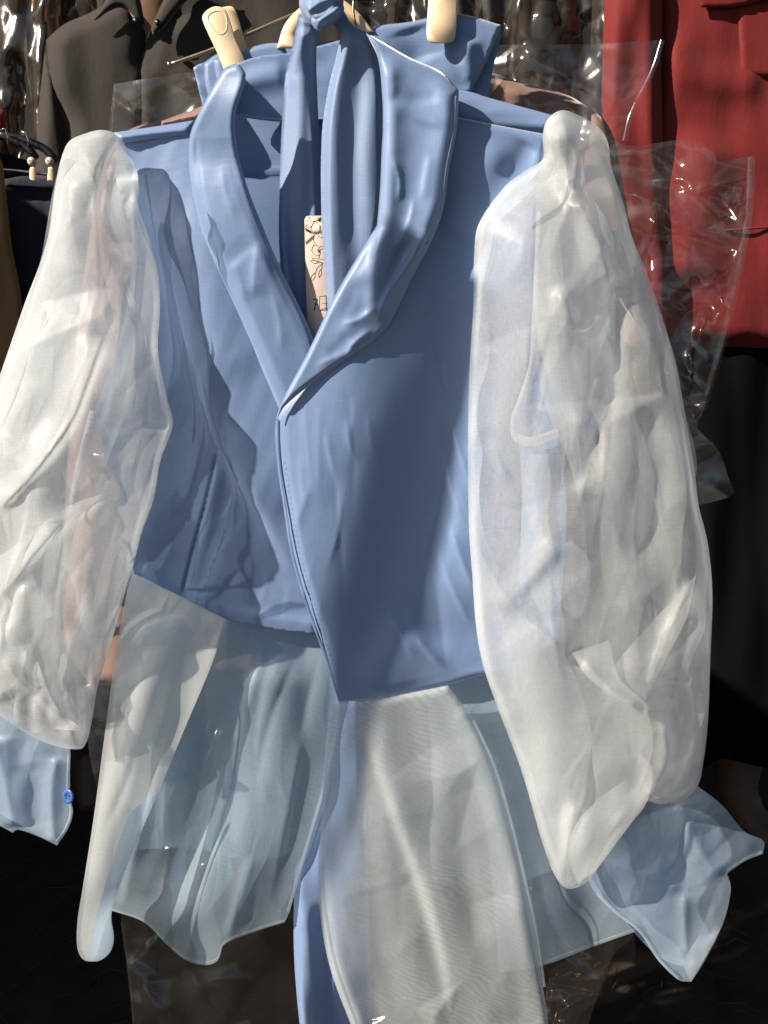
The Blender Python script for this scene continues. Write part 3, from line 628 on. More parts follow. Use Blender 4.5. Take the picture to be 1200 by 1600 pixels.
Lrgt = [(848, 216), (852, 193), (864, 178), (880, 172), (902, 179), (934, 198), (949, 220), (956, 262), (972, 310), (988, 370), (1012, 430), (1040, 512), (1058, 575), (1066, 620), (1074, 665), (1085, 735), (1092, 790), (1106, 850), (1113, 925), (1110, 1030), (1106, 1130), (1099, 1190), (1089, 1230), (1062, 1252), (1030, 1256), (1008, 1253), (984, 1290), (958, 1320), (926, 1368), (908, 1384), (886, 1388), (868, 1370), (848, 1318), (815, 1205), (780, 1112), (755, 1040), (744, 980), (738, 900), (733, 830), (731, 700), (734, 570), (740, 470), (741, 395), (748, 350), (790, 290), (822, 266), (848, 248)]
sr = [ridge([(870, 190), (880, 260), (925, 360), (962, 452)], 22, 16, .010, ta=.1, k=1.6), ridge([(962, 452), (960, 560), (956, 620), (925, 700), (905, 770)], 24, 22, -.010, ta=.1, k=1.5),
      ridge([(870, 440), (905, 520), (960, 480)], 16, 14, .006, k=1.5), ridge([(895, 640), (910, 720), (908, 790)], 16, 12, .003, k=1.3),
      ridge([(750, 360), (738, 560), (735, 760), (748, 980), (800, 1160), (860, 1320), (885, 1380)], 14, 24, .008, ta=.1),
      ridge([(980, 420), (1050, 640), (1085, 850), (1090, 1060)], 40, 30, .012), ridge([(1010, 620), (1020, 800), (985, 900)], 30, 30, -.008),
      ridge([(770, 960), (830, 900), (880, 840)], 14, 18, .006), ridge([(905, 1035), (950, 1070), (1005, 1112)], 6, 10, .012, k=1.4), ridge([(890, 1020), (920, 1050), (955, 1080)], 10, 20, -.006),
      ridge([(1085, 900), (1040, 1000), (1008, 1095)], 8, 14, .010, k=1.5), ridge([(1095, 960), (1060, 1010), (1020, 1040)], 9, 12, .006), ridge([(1000, 1060), (1060, 1062), (1090, 1060)], 6, 9, .005),
      ridge([(1010, 1250), (1040, 1190), (1035, 1120)], 12, 12, .010, k=1.5), ridge([(1030, 1252), (1065, 1200), (1080, 1130)], 12, 12, .008, k=1.5), ridge([(1020, 1220), (1050, 1220), (1090, 1180)], 12, 12, -.008),
      ridge([(900, 1250), (890, 1310), (882, 1380)], 12, 16, .008), ridge([(830, 960), (860, 1120), (880, 1280)], 40, 50, .012),
      nz(130, 320, .010, 93, -10), facet((730, 170, 1115, 1390), 75, 170, .0065, 96, -12), facet((730, 170, 1115, 1390), 30, 60, .0011, 97, 10)] + creases((760, 330, 1080, 1000), 12, .004, 7, 16, 91, 90, 280, 1.0, 14, 35) + creases((960, 950, 1090, 1240), 10, .0045, 5, 16, 92, 70, 160, 1.0) + creases((790, 1000, 930, 1350), 6, .004, 14, 30, 94, 120, 250, 1.6, 18, 15)
bR = lambda X, Y: -0.024 - 0.012 * sm((Y - 300) / 400)
b = MB().patch(Lrgt, bR, sr, 4, rnd=(170, .044), both=.040)
b.patch([(1088, 898, 1), (1075, 960), (1040, 1030), (1008, 1095, 1), (1020, 1150), (1018, 1180), (1000, 1230), (960, 1290), (905, 1385, 1), (890, 1340), (905, 1290), (930, 1250), (925, 1180), (932, 1130), (950, 1080), (960, 1040)], -0.088, [nz(50, 80, .008, 94)], 4.5, m=1)
b.patch([(1000, 1178, 1), (985, 1210), (940, 1245), (905, 1280), (890, 1320), (888, 1384), (930, 1362, 1), (985, 1288), (1012, 1250), (1018, 1200)], -0.098, [nz(40, 60, .006, 95)], 4.5, m=1)
b.patch([(893, 1020, 1), (930, 1008), (952, 1000, 1), (968, 1060), (1010, 1100), (1012, 1118, 1), (975, 1098), (920, 1060)], -0.096, [ridge([(900, 1022), (940, 1066), (1005, 1112)], 6, 9, .007, k=1.5)], 4, m=1)
b.patch([(850, 200, 1), (862, 230), (866, 260), (840, 300), (792, 328, 1), (800, 312), (840, 268), (846, 240)], -0.070, [nz(30, 40, .004, 97)], 4, m=1)
b.patch([(838, 290, 1), (880, 272), (925, 360), (962, 452, 1), (960, 560), (955, 620), (925, 690), (905, 792, 1), (888, 720), (858, 650), (836, 560), (836, 400)], -0.034, [nz(50, 110, .010, 98)], 5, m=1)
b.patch([(905, 520, 1), (960, 478, 1), (958, 600), (930, 690), (908, 782, 1), (880, 690), (872, 600)], -0.044, [nz(40, 60, .006, 198)], 5, m=1)
b.patch([(1018, 600, 1), (1068, 648), (1088, 740), (1050, 790), (1000, 852, 1), (992, 760)], -0.040, [nz(40, 60, .006, 197)], 5, m=1)
b.patch([(738, 840, 1), (800, 945), (880, 1020), (926, 1150), (930, 1250), (880, 1340, 1), (820, 1190), (762, 1020)], -0.034, [nz(60, 120, .008, 196)], 5, m=1)
b.patch([(764, 975, 1), (830, 890), (892, 843, 1), (922, 880), (904, 965), (850, 930)], -0.048, [nz(40, 60, .006, 195)], 5, m=1)
b.patch([(1095, 880, 1), (1108, 960), (1104, 1100), (1080, 1180), (1050, 1240), (1020, 1250, 1), (1030, 1150), (1062, 1060), (1078, 960)], -0.050, [nz(40, 60, .010, 99)], 5, m=1)
axR = [(230, 860, 945), (400, 755, 1000), (600, 742, 1055), (800, 740, 1090), (1000, 758, 1105), (1180, 825, 1090), (1360, 872, 925)]
for sv in slivers(20, axR, 611, 14, 50, 120, 420): b.patch(sv, lambda X, Y: -0.052, [nz(30, 120, .006, 612, -8)], 4.5, m=1)
sleeve_r = b.build('sleeve', [M['organza'], M['organza_dbl']], blouse)
# armhole: raw edge overlocked, showing through the sleeve
b = MB(); arm = [(842, 330), (838, 420), (834, 500), (829, 570), (812, 625), (801, 655), (804, 684), (822, 689), (848, 681), (872, 674)]
b.band(arm, 6, -0.026, lift=.0004); zig(b, arm, 7, -.0275)
b.band([(806, 684), (830, 690), (872, 676)], 14, -.0265, lift=.0004, side=0)
struct(b.build('overlock_seam', M['thread_pale'], sleeve_r), 'stuff')
b = MB().patch([(838, 560, 1), (866, 600), (874, 672, 1), (848, 682), (822, 690), (804, 684, 1), (801, 655), (816, 622)], -0.018, [ridge([(834, 580), (832, 680)], 8, 16, -.004)], 4)
b.patch([(812, 690, 1), (872, 676, 1), (885, 800), (872, 1000, 1), (800, 1050, 1), (815, 800)], -0.016, [nz(40, 90, .006, 89), ridge([(850, 690), (845, 900)], 20, 14, .008)], 5)
b.build('side_panel', M['blue'], blouse)

cr_ = [ridge([(1060, 1252), (1090, 1320), (1125, 1372)], 16, 24, .007, ta=.1, k=1.3), ridge([(940, 1345), (1000, 1365), (1070, 1392)], 20, 10, .005, k=1.3), ridge([(1070, 1392), (1070, 1440), (1072, 1500)], 10, 10, .004, k=1.3),
       ridge([(1000, 1270), (1020, 1330), (1060, 1380)], 26, 30, -.004), ridge([(1100, 1260), (1140, 1300), (1188, 1330)], 16, 16, .004), nz(40, 60, .002, 83), facet((915, 1220, 1200, 1540), 44, 60, .0022, 86, 30)]
b = MB().patch([(975, 1280, 1), (1008, 1252), (1060, 1250), (1090, 1228, 1), (1128, 1258), (1164, 1300), (1193, 1314), (1192, 1334, 1), (1165, 1345), (1137, 1364), (1142, 1388), (1131, 1440), (1102, 1500), (1080, 1534, 1), (1060, 1531), (1030, 1502), (1000, 1458), (960, 1426), (932, 1398), (919, 1368), (942, 1335)], -0.004, cr_, 4)
b.patch([(980, 1285, 1), (1060, 1260), (1125, 1290), (1120, 1370), (1070, 1392), (1072, 1505), (1030, 1495), (960, 1420), (925, 1368, 1)], 0.022, [nz(40, 60, .008, 84)], 5)
cuff_r = b.build('cuff', M['organza_cuff'], blouse)
b = MB().patch([(1138, 1368, 1), (1142, 1390), (1130, 1440), (1100, 1500), (1079, 1533, 1), (1068, 1508), (1074, 1490), (1096, 1455), (1108, 1420), (1120, 1385)], -0.016, [nz(16, 22, .002, 85)], 3.5)
b.band([(1190, 1332), (1165, 1342), (1137, 1361)], 5, -.006, cr_); b.band([(1060, 1528), (1030, 1499), (1000, 1455), (960, 1423), (934, 1396)], 5, -.006, cr_)
b.build('hem', M['organza_hem'], cuff_r)

# ------------------------------------------------------------------ sash knotted over the hanger
sash = thing('sash', 'blue cloth sash knotted over the hanger, two long tails hanging into the collar', 'sash', at(505, 30, 0.0))
t1 = [ridge([(478, 40), (470, 150), (468, 300), (468, 500)], 20, 16, .007, ta=.04), ridge([(494, 60), (492, 200), (494, 400)], 8, 8, .003, ta=.1), ridge([(452, 120), (448, 300)], 10, 12, -.003), nz(30, 160, .003, 101), nz(16, 90, .0006, 103, 4)]
b = MB().patch([(466, 22, 1), (505, 22, 1), (495, 70), (496, 150), (501, 250), (505, 330), (512, 480), (520, 660, 1), (470, 660, 1), (446, 480), (436, 380), (437, 290), (440, 200), (446, 120), (459, 62)], lambda X, Y: 0.016 - .026 * sm((120 - Y) / 100) + .004 * sm((Y - 300) / 250), t1, 3.6, rnd=(16, .005), both=.003)
b.build('tail', M['blue_sash'], sash)
t2 = [ridge([(540, 40), (528, 130), (520, 260), (524, 560)], 18, 26, .007, ta=.06), ridge([(556, 60), (552, 200), (552, 420)], 20, 20, -.003, ta=.2), ridge([(580, 90), (576, 220), (584, 400)], 30, 20, .003, ta=.3), nz(34, 170, .004, 102), nz(18, 90, .0006, 104, -4)]
b = MB().patch([(500, 18, 1), (536, 15, 1), (552, 40), (576, 54), (594, 92), (602, 200), (600, 330), (570, 460), (540, 640, 1), (515, 640, 1), (508, 440), (502, 330), (503, 210), (513, 138), (527, 80), (530, 50)], lambda X, Y: -0.004 - .008 * sm((120 - Y) / 100) + .004 * sm((Y - 350) / 250), t2, 3.6, rnd=(14, .008), both=.003)
b.build('tail', M['blue_sash'], sash)
b = MB()
b.patch([(468, 12), (472, -12), (500, -26), (532, -14), (536, 10), (520, 36), (500, 42), (480, 34)], -0.012, [ridge([(474, 22), (500, 4), (532, -8)], 8, 10, .006, k=1.6), ridge([(486, 30), (512, 22), (530, 6)], 5, 8, .005, k=1.6), ridge([(478, -8), (500, -12)], 8, 8, .004)], 2.5, rnd=(18, .014), both=.012)
b.patch([(486, 30), (504, 14), (528, 2), (538, 12), (530, 30), (510, 44), (494, 46)], -0.024, [ridge([(494, 36), (530, 12)], 5, 7, .004)], 2.5, rnd=(9, .006), both=.004)
b.build('knot', M['blue_sash'], sash)

# ------------------------------------------------------------------ swing tag
tagt = thing('swing_tag', 'pale pink card swing tag with line flowers tucked between the sash tails', 'price tag', at(496, 450, 0.0))
TY = -0.003
def tp(u, v, *c): return (475.5 + u + v * .0285, 338 + v) + tuple(c)
b = MB().slab([tp(3, 0) + (1,), tp(7, -1), tp(70, -1) + (1,), tp(70, 250) + (1,), tp(0, 250) + (1,), tp(0, 5)], TY, .0006, bev=.0001)
b.build('card', M['tag'], tagt)
b = MB()
def ink(mb, pts, r=.00016, closed=False, smooth=True):
    q = cr([tp(*p) for p in pts], 1.6, closed) if smooth else np.array([tp(*p) for p in pts])
    if closed: q = np.concatenate([q, q[:1]])
    mb.tube(P(q[:, 0], q[:, 1], TY - .0001), r, 4)
ink(b, [(8, 1), (8, 5), (14, 8), (22, 5)]); ink(b, [(4, 4), (8, 8), (12, 12)]); ink(b, [(2, 6), (6, 8)])
ink(b, [(13, 12), (10, 18), (13, 25), (19, 27), (23, 22), (23, 14), (19, 9), (15, 9)], closed=True)
ink(b, [(1, 16), (5, 13), (10, 16), (5, 18)], closed=True)
for k in range(9): 
    a = 2*math.pi*k/9; ink(b, [(24, 5), (24 + 4*math.cos(a), 5 + 4*math.sin(a))], .00025, smooth=False)
for x0, y0, x1, y1, n in ((1, 20, 11, 25, 5), (1, 42, 14, 31, 7), (12, 26, 27, 24, 6)):
    ink(b, [(x0, y0), (x1, y1)], smooth=False)
    for k in range(n):
        f_ = (k + .3) / n; cx, cy_ = x0 + (x1-x0)*f_, y0 + (y1-y0)*f_
        ink(b, [(cx - 1, cy_ - 2.4), (cx, cy_), (cx + .6, cy_ + 2.4)], .0003, smooth=False)
ink(b, [(15, 29), (13, 37), (17, 44), (22, 48), (27, 46)]); ink(b, [(20, 30), (24, 33), (29, 32)]); ink(b, [(25, 14), (24, 20), (28, 26)])
ink(b, [(14, 45), (10, 52), (12, 58), (17, 61), (22, 60), (23, 52), (19, 46)], closed=True); ink(b, [(22, 60), (21, 66), (29, 67)]); ink(b, [(23, 52), (29, 50)])
for k in range(6):
    a = -2 + k * .6; ink(b, [(22, 53), (22 - 4*math.cos(a), 53 - 4*math.sin(a))], smooth=False)
for tip, w_ in (((10, 65), 2.6), ((7, 70), 2.8), ((7, 102), 2.6), ((20, 96), 2.4)):
    ox, oy = 27, 73; 
    if tip[1] > 90: ox, oy = (18, 80) if tip[0] < 10 else (26, 75)
    dx, dy = tip[0]-ox, tip[1]-oy; L = math.hypot(dx, dy); nx, ny = -dy/L*w_, dx/L*w_
    ink(b, [(ox, oy), (ox+dx*.35, oy+dy*.35), (ox+dx*.65+nx, oy+dy*.65+ny), tip + (1,), (ox+dx*.65-nx, oy+dy*.65-ny), (ox+dx*.35, oy+dy*.35)])
ink(b, [(27, 73), (18, 80)])
b.build('flower_print', M['ink'], tagt)
b = MB(); ink(b, [(10, 130), (16, 129), (15, 133), (11, 147)], .00045, smooth=False); ink(b, [(12, 138), (17, 137)], .0004, smooth=False); b.build('lettering', M['ink'], tagt)
b = MB(); ink(b, [(31, 146), (31, 148)], .0005, smooth=False); b.build('lettering', M['ink'], tagt)
b = MB(); ink(b, [(12, 189), (12, 195)], .0006, smooth=False); ink(b, [(12, 189), (16, 189)], .0004, smooth=False); ink(b, [(12, 192), (15, 192)], .0003, smooth=False)
b.build('lettering', M['ink'], tagt)
b = MB()
ink(b, [(20, 125), (32, 124)], .0003, smooth=False); ink(b, [(20, 125), (19, 147), (32, 147)], .0002, smooth=False); ink(b, [(24, 136), (32, 136)], .0003, smooth=False); ink(b, [(20, 146), (32, 143)], .0003, smooth=False); ink(b, [(30, 125), (30, 147)], .0004, smooth=False)
b.build('lettering', M['ink_grey'], tagt)

# ------------------------------------------------------------------ clip hanger
hang = thing('clip_hanger', 'cream clip hanger with thin metal bar holding the blue trousers by the waistband', 'hanger', at(505, 40, .05))
def rod(mb, pts, Y, r, n=10):
    q = cr(pts, 10); Yv = np.interp(np.linspace(0, 1, len(q)), np.linspace(0, 1, len(Y)), Y) if isinstance(Y, (list, tuple)) else Y
    mb.tube(P(q[:, 0], q[:, 1], Yv), r, n); return mb
rod(MB(), [(265, 101), (335, 76), (400, 48), (470, 18), (560, -12), (720, -30)], .084, .0018).build('bar', M['steel'], hang)
rod(MB(), [(263, 102), (267, 100.5)], .084, .0032).build('bar_cap', M['steel'], hang)
b = MB().slab([(432, 76, 1), (446, 36), (478, 4), (505, -14), (540, 2), (566, 26), (584, 50, 1), (548, 54, 1), (546, 40), (500, 30), (476, 50), (474, 76, 1)], .068, .008, .0015, 3)
b.build('crossbar', M['cream'], hang)
def clip(front, pad, back, Y, yt):
    tilt = lambda X, Yp: -.00006 * (Yp - yt)
    c = MB().slab(front, Y, .0035, .0012, 3, tilt=tilt).build('clip', M['cream'], hang)
    if pad:
        q = cr(pad, 2.5, True); q = np.concatenate([q, q[:2]])
        MB().tube(P(q[:, 0], q[:, 1], Y + tilt(q[:, 0], q[:, 1]) + .0002), .0007, 8).build('thumb_pad', M['cream'], c)
    MB().slab(back, Y + .014, .0035, .0012, 3).build('clip_jaw', M['cream'], c)
clip([(316, 28), (322, 17), (336, 10), (350, 13), (356, 22), (368, 60), (383, 96), (388, 125, 1), (356, 125, 1), (340, 84), (325, 52)], [(325, 26), (338, 17), (350, 20), (355, 36), (352, 50), (344, 54), (334, 46)], [(342, 12, 1), (362, 10), (369, 18), (384, 70), (396, 110, 1), (380, 120, 1), (350, 40)], .066, 20)
clip([(672, -40, 1), (714, -40, 1), (714, 20), (711, 58), (704, 66), (674, 67), (667, 60), (668, 20)], None, [(676, -60, 1), (714, -60, 1), (716, -14, 1), (676, -14, 1)], .066, -40)
rod(MB(), [(556, 40), (552, 20), (553, -4)], .064, .0013).build('hook_pin', M['steel'], hang)

# ------------------------------------------------------------------ trousers behind the blouse
tr = thing('trousers', 'pale blue trousers clipped by the waistband behind the blouse, one leg showing below', 'trousers', at(520, 1640, .05))
b = MB().patch([(302, 106, 1), (330, 88), (400, 74), (450, 68), (560, 62), (620, 62, 1), (620, 130, 1), (450, 150), (352, 160), (317, 167, 1)], .086, [nz(60, 30, .003, 111)], 4)
b.patch([(318, 98, 1), (345, 84), (352, 150), (345, 168, 1), (332, 168, 1), (320, 130)], .080, [], 3.5, rnd=(7, .004))
b.patch([(332, 92, 1), (440, 70), (445, 150), (352, 166, 1), (340, 130)], .074, [], 4, rnd=(7, .004))
b.patch([(520, 78, 1), (578, 44), (640, 34), (712, 21), (783, 39, 1), (764, 88), (735, 146, 1), (690, 150), (560, 120, 1)], .076, [ridge([(735, 55), (730, 100), (745, 128)], 12, 14, .005), ridge([(640, 40), (660, 100)], 30, 30, -.004), nz(60, 60, .004, 112)], 4, rnd=(5, .003))
b.patch([(783, 40, 1), (781, 64), (770, 110), (762, 156, 1), (732, 148, 1), (752, 90)], .088, [], 4)
b.build('waistband', M['blue'], tr, solid=.0012)
b = MB().patch([(460, 1360, 1), (482, 1310), (506, 1200), (520, 980, 1), (562, 980, 1), (585, 1690, 1), (480, 1690, 1), (466, 1580), (459, 1480)], .026, [ridge([(476, 1400), (480, 1500), (500, 1680)], 16, 20, .010), ridge([(500, 1400), (505, 1520), (530, 1680)], 12, 16, -.010), nz(40, 90, .008, 113)], 4.5, rnd=(10, .006), both=.01)
b.build('leg', M['blue'], tr)

# ------------------------------------------------------------------ pink garment in its plastic bag
pk = thing('pink_shirt', 'dusty pink shirt hanging in clear plastic behind the pale blue blouse', 'shirt', at(560, 1050, .13))
pt = [nz(90, 160, .010, 121), ridge([(780, 130), (860, 160), (925, 180)], 12, 20, .006), nz(30, 60, .003, 122)]
b = MB().patch([(250, 190, 1), (330, 160), (480, 100), (640, 90), (760, 112), (820, 130), (890, 150), (925, 172, 1), (930, 300), (920, 700), (915, 1060, 1), (200, 1060, 1), (190, 600)], .135, pt, 8, rnd=(20, .015))
b.build('body', M['pink'], pk, solid=.001)
b = MB().patch([(922, 170, 1), (945, 188), (962, 225), (975, 300), (1000, 420), (1040, 640), (1060, 760, 1), (960, 790, 1), (915, 500), (905, 250)], .128, [nz(40, 120, .010, 123)], 7, rnd=(18, .012)); b.build('sleeve', M['pink'], pk, solid=.001)
b = MB().patch([(252, 188, 1), (200, 204), (165, 250), (135, 400), (110, 650), (100, 1000), (140, 1070, 1), (205, 1072, 1), (240, 800), (260, 400)], .125, [nz(40, 120, .010, 124)], 7, rnd=(18, .012)); b.build('sleeve', M['pink'], pk, solid=.001)

def film_terms(seed, amp=1.0, ol=None, dens=1.0):
    xs = [p[0] for p in ol]; ys = [p[1] for p in ol]; bx = (min(xs), min(ys), max(xs), max(ys)); ar = (bx[2] - bx[0]) * (bx[3] - bx[1])
    return [nz(150, 200, .012 * amp, seed + 2), facet(bx, 80, 95, .011 * amp, seed, 20), facet(bx, 46, 60, .0085 * amp, seed + 1, 50)] + creases(bx, int(min(ar / 3000 * dens, 90)), .009 * amp, 4, 11, seed + 5, 70, 240, 1.1)
bag = thing('plastic_bag', 'large clear plastic garment bag round the pink shirt, its corner up by the red jacket', 'plastic bag', at(560, 1640, .13))
bo = [(178, 131, 1), (260, 118), (330, 108), (600, 70), (790, 70), (940, 68), (1036, 62, 1), (1020, 110), (985, 180), (975, 220), (1010, 400), (1030, 700), (1010, 1100), (990, 1460), (960, 1490), (920, 1600), (900, 1700, 1), (700, 1690), (350, 1690), (215, 1690, 1), (205, 1560), (190, 1440), (170, 1300), (140, 1180), (130, 1000), (150, 600), (165, 250)]
MB().patch(bo, .112, film_terms(131, 1, bo), 6).build('front_sheet', M['film'], bag)
MB().patch(bo, .175, film_terms(141, 1, bo), 7).build('back_sheet', M['film'], bag)
for pl_, w_ in (([(1035, 63), (1020, 110), (986, 180), (976, 220)], 7), ([(180, 131), (176, 190), (172, 230)], 4), ([(191, 1440), (206, 1560), (215, 1680)], 5)):
    MB().band(pl_, w_, .108, lift=.002).build('side_seam', M['film2'], bag)
bag2 = thing('plastic_bag', 'crumpled empty clear plastic bag corner hanging in front of the red jacket', 'plastic bag', at(1080, 780, .11))
b2 = [(950, 215, 1), (985, 228), (1075, 219), (1118, 240), (1120, 252), (1176, 243, 1), (1172, 330), (1160, 400), (1135, 520), (1100, 640), (1090, 668), (1120, 700), (1140, 750), (1146, 772), (1090, 790, 1), (1050, 780), (1000, 600), (960, 400)]
MB().patch(b2, .070, film_terms(151, 1.1, b2), 4.5).build('front_sheet', M['film2'], bag2)
MB().patch(b2, .105, film_terms(161, 1.1, b2), 5).build('back_sheet', M['film2'], bag2)
MB().band([(1174, 246), (1170, 330), (1158, 400), (1133, 520), (1098, 640)], 12, .075, [], lift=.003).build('side_seam', M['film2'], bag2)
bag3 = thing('plastic_bag', 'scrap of shiny crumpled clear plastic hanging below the right of the peplum', 'plastic bag', at(880, 1640, .06))
b3 = [(860, 1515, 1), (900, 1490), (955, 1460, 1), (958, 1480), (935, 1560), (905, 1590), (880, 1690, 1), (835, 1690, 1), (845, 1600)]
MB().patch(b3, .055, film_terms(171, 1.2, b3, 2), 3.5).build('sheet', M['film2'], bag3)
MB().patch([(945, 1478, 1), (991, 1456, 1), (990, 1500), (940, 1535, 1)], .085, [nz(60, 40, .003, 181)], 4).build('flap', M['film'], bag3)

# ------------------------------------------------------------------ garments further back
gs = thing('grey_shirt', 'charcoal grey open-collar shirt on a mannequin at upper left', 'shirt', at(280, 700, .62))
gt = [nz(90, 240, .011, 201), nz(36, 140, .004, 202), ridge([(222, 120), (236, 60), (300, 10)], 14, 16, -.012)]
MB().patch([(72, 62, 1), (100, 38), (140, 20), (172, 4), (200, -4), (232, 52, 1), (236, 100), (230, 330), (230, 760, 1), (95, 760, 1), (118, 420), (108, 200), (82, 140)], .62, gt, 8, rnd=(26, .03)).build('front_panel', M['grey'], gs)
MB().patch([(232, 54, 1), (262, -10), (300, -60), (420, -60), (520, 0), (560, 200), (560, 760, 1), (224, 760, 1), (218, 420), (218, 110)], .60, gt, 8, rnd=(14, .012)).build('front_panel', M['grey'], gs)
MB().patch([(72, 62, 1), (84, 100), (108, 200), (122, 420), (130, 700, 1), (60, 700, 1), (52, 420), (58, 200)], .64, gt, 8, rnd=(20, .03)).build('sleeve', M['grey'], gs)
MB().patch([(160, 8, 1), (182, -30), (205, -40), (226, 38), (213, 32, 1), (188, 12), (146, 32, 1)], .575, [], 5, rnd=(8, .01)).build('collar', M['grey'], gs, solid=.002)
MB().patch([(262, -14, 1), (285, -40), (330, -30, 1), (285, 8), (258, 42), (240, 56, 1), (236, 44)], .57, [], 5, rnd=(8, .01)).build('collar', M['grey'], gs, solid=.002)
for px, py in ((213, 33), (247, 36)):
    b = MB(); c0 = P(px, py, .555); b.tube([c0, c0 + np.array([0, -.004, 0])], .0045, 14); b.build('button', M['blackplastic'], gs)
m1 = thing('mannequin', 'tan mannequin wearing the charcoal shirt, its neck bare in the open collar', 'mannequin', at(230, 1300, .72))
b = MB(); b.tube([at(250, -180, .70), at(245, -60, .68), at(238, 0, .68), at(234, 60, .70), at(234, 260, .72), at(234, 700, .74)], [.06, .055, .06, .09, .11, .1], 20); b.build('torso', M['skin'], m1)
b = MB(); b.tube([at(150, 1000, .75), at(142, 1150, .74), at(140, 1230, .74), at(142, 1262, .70)], [.05, .04, .035, .02], 16); b.build('leg', M['skin_dark'], m1)
nt_ = thing('navy_trousers', 'dark navy trousers on the mannequin behind the left cuff', 'trousers', at(140, 1200, .7))
MB().patch([(70, 700, 1), (230, 700, 1), (220, 1200, 1), (172, 1185), (140, 1178), (118, 1190, 1), (90, 1000)], .66, [nz(40, 160, .02, 205)], 9, rnd=(20, .03)).build('leg', M['navy'], nt_)

# dark plastic-wrapped clothes
def wrapped(label, ol, Y, seed):
    t_ = thing('wrapped_garment', label, 'wrapped clothes', at(np.mean([p[0] for p in ol]), max(p[1] for p in ol), Y))
    MB().patch(ol, Y + .03, [nz(40, 400, .05, seed), nz(20, 260, .015, seed + 1)], 9).build('cloth', M['bagdark'], t_)
    MB().patch(ol, Y - .01, [nz(34, 300, .035, seed + 2)] + [facet((min(p[0] for p in ol), -70, max(p[0] for p in ol), max(p[1] for p in ol)), 16, 30, .008, seed + 9, 5)], 5).build('wrapper', M['filmdark'], t_)
M['filmdark'] = plastic_film('smoky_film', (0.62, 0.56, 0.5), 0.03, 0.16, 0.6)
wrapped('dark clothes in crinkled plastic hanging at the far upper left corner', [(-40, -60, 1), (95, -60, 1), (96, 120), (118, 260, 1), (84, 260, 1), (-40, 230, 1)], .74, 301)
wrapped('dark clothes in crinkled plastic hanging between the charcoal shirt and the red jacket', [(540, -60, 1), (965, -60, 1), (950, 200), (950, 560, 1), (540, 560, 1)], .78, 311)
wrapped('narrow dark plastic-wrapped clothes hanging behind the grey shirt collar', [(96, -70, 1), (190, -70, 1), (180, 10), (96, 60, 1)], .78, 321)

rj = thing('red_jacket', 'red jacket with flap pocket on a mannequin at upper right', 'jacket', at(1180, 545, .8))
rt = [nz(90, 200, .010, 211), nz(40, 110, .004, 212), ridge([(1060, 430), (1130, 520), (1200, 560)], 30, 20, -.006), ridge([(1120, 200), (1090, 300), (1070, 460)], 50, 50, .02), ridge([(1030, 60), (1090, 120), (1200, 130)], 30, 30, .012)]
MB().patch([(1026, -60, 1), (1330, -60, 1), (1340, 552, 1), (1210, 545), (1096, 538), (1040, 525, 1), (1010, 300), (1030, 120)], .80, rt, 8, rnd=(30, .03)).build('body', M['red'], rj)
MB().patch([(946, -60, 1), (1036, -60, 1), (1034, 60), (1034, 150), (1040, 300), (1062, 535, 1), (940, 545, 1), (938, 250)], .77, [nz(40, 120, .014, 213)], 7, rnd=(24, .03)).build('sleeve', M['red'], rj)
MB().patch([(1088, -10, 1), (1095, 12, 1), (1150, 10), (1230, -10, 1), (1230, -40, 1)], .757, [], 5, rnd=(5, .004)).build('pocket_flap', M['red'], rj, solid=.002)
MB().patch([(1152, 8, 1), (1158, 118, 1), (1240, 124, 1), (1240, -6, 1)], .768, [], 6, rnd=(5, .004)).build('pocket', M['red'], rj, solid=.002)
rod(MB(), [(1092, 362), (1160, 358), (1260, 350)], .765, .002, 6).build('seam', M['red'], rj)
bt = thing('black_trousers', 'black trousers below the red jacket at the right edge', 'trousers', at(1180, 1190, .85))
MB().patch([(1060, 520, 1), (1340, 530, 1), (1340, 1000), (1270, 1190, 1), (1200, 1200), (1130, 1186), (1100, 1200, 1), (1088, 900)], .85, [nz(60, 260, .03, 221)], 9, rnd=(26, .04)).build('leg', M['black'], bt)
m2 = thing('mannequin', 'brown mannequin leg and foot under the black trousers at lower right', 'mannequin', at(1170, 1330, .85))
b = MB(); b.tube([at(1180, 1000, .93), at(1160, 1160, .93), at(1150, 1230, .92), at(1165, 1275, .90), at(1195, 1305, .86), at(1235, 1325, .84)], [.06, .052, .044, .045, .042, .02], 18); b.build('leg', M['skin_dark'], m2)

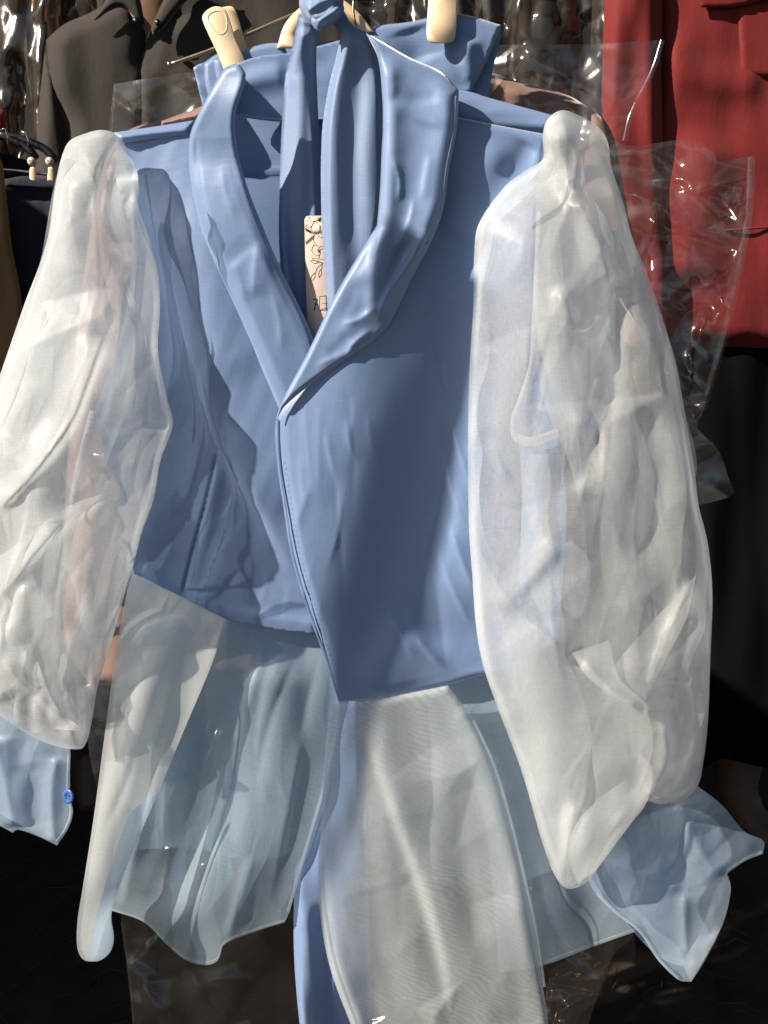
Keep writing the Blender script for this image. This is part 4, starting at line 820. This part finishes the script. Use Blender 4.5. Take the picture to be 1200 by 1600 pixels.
# rail of hangers on the left
def hanger(px, py, label):
    h = thing('hanger', label, 'hanger', at(px, py, .5), 'black hangers on the rail at left')
    rod(MB(), [(px - 30, py - 2), (px + 10, py + 6), (px + 46, py + 22), (px + 62, py + 40)], .5, .006).build('arm', M['blackplastic'], h)
    rod(MB(), [(px + 6, py - 4), (px + 14, py - 6), (px + 18, py + 6), (px + 17, py + 18)], .488, .0012, 6).build('hook', M['chrome'], h)
hanger(-6, 207, 'black hanger with chrome hook at the far left edge')
hanger(26, 212, 'black hanger with chrome hook above the dark jeans')
rl = MB(); rod(rl, [(-60, 262), (10, 266), (84, 273)], .49, .0026); o = rl.build('clothes_rail', M['chrome']); tag(o, 'thin chrome rail above the dark jeans at the left', 'rail')
je = thing('jeans', 'dark navy jeans clipped to a rail at the left edge', 'jeans', at(50, 520, .52))
MB().patch([(8, 290, 1), (40, 284), (86, 292, 1), (96, 420), (90, 700, 1), (10, 700, 1)], .52, [nz(40, 160, .012, 231), ridge([(8, 306), (90, 310)], 4, 4, -.003)], 6, rnd=(8, .01)).build('leg', M['navy'], je)
MB().patch([(6, 280, 1), (40, 275), (88, 283, 1), (90, 296), (8, 294, 1)], .51, [], 4, rnd=(4, .004)).build('waistband', M['navy'], je)
for px, lb in ((51, 'small pale peg with a round face, left of the pair on the jeans rail'), (79, 'small pale peg with a round face, right of the pair on the jeans rail')):
    k = thing('clothes_peg', lb, 'clothes peg', at(px, 275, .48), 'small pegs on the jeans rail')
    MB().slab([(px - 4, 262), (px + 4, 262), (px + 5, 283, 1), (px - 5, 283, 1)], .478, .006, .001, 2).build('jaw', M['cream'], k)
    b = MB(); c0 = P(px, 253, .476); b.tube([c0, c0 + np.array([0, -.005, 0])], .0058, 18); b.build('disc', M['tagwhite'] if 'tagwhite' in M else M['tag'], k)
    b = MB()
    for dx in (-.002, .002): c1 = c0 + np.array([dx, -.005, .0008]); b.tube([c1, c1 + np.array([0, -.0006, 0])], .0008, 6)
    q = [c0 + np.array([x, -.0055, -.0022 - .0008 * (1 - (x / .0025) ** 2)]) for x in np.linspace(-.0025, .0025, 5)]; b.tube(q, .0003, 4); b.build('face_mark', M['ink'], k)
tn = thing('tan_trousers', 'tan trousers hanging at the very left edge below the rail', 'trousers', at(-5, 560, .46))
MB().patch([(-60, 240, 1), (-2, 246), (8, 290), (18, 380), (34, 470), (38, 600, 1), (-60, 640, 1)], .46, [nz(30, 160, .014, 241)], 6, rnd=(10, .012)).build('leg', M['tan'], tn)
rc = thing('red_garment', 'small patch of red clothing at the left edge above the hangers', 'clothes', at(-10, 200, .7))
MB().patch([(-60, 170, 1), (4, 172), (10, 204, 1), (-60, 210, 1)], .66, [nz(20, 40, .01, 251)], 5, rnd=(6, .008)).build('cloth', M['red'], rc)
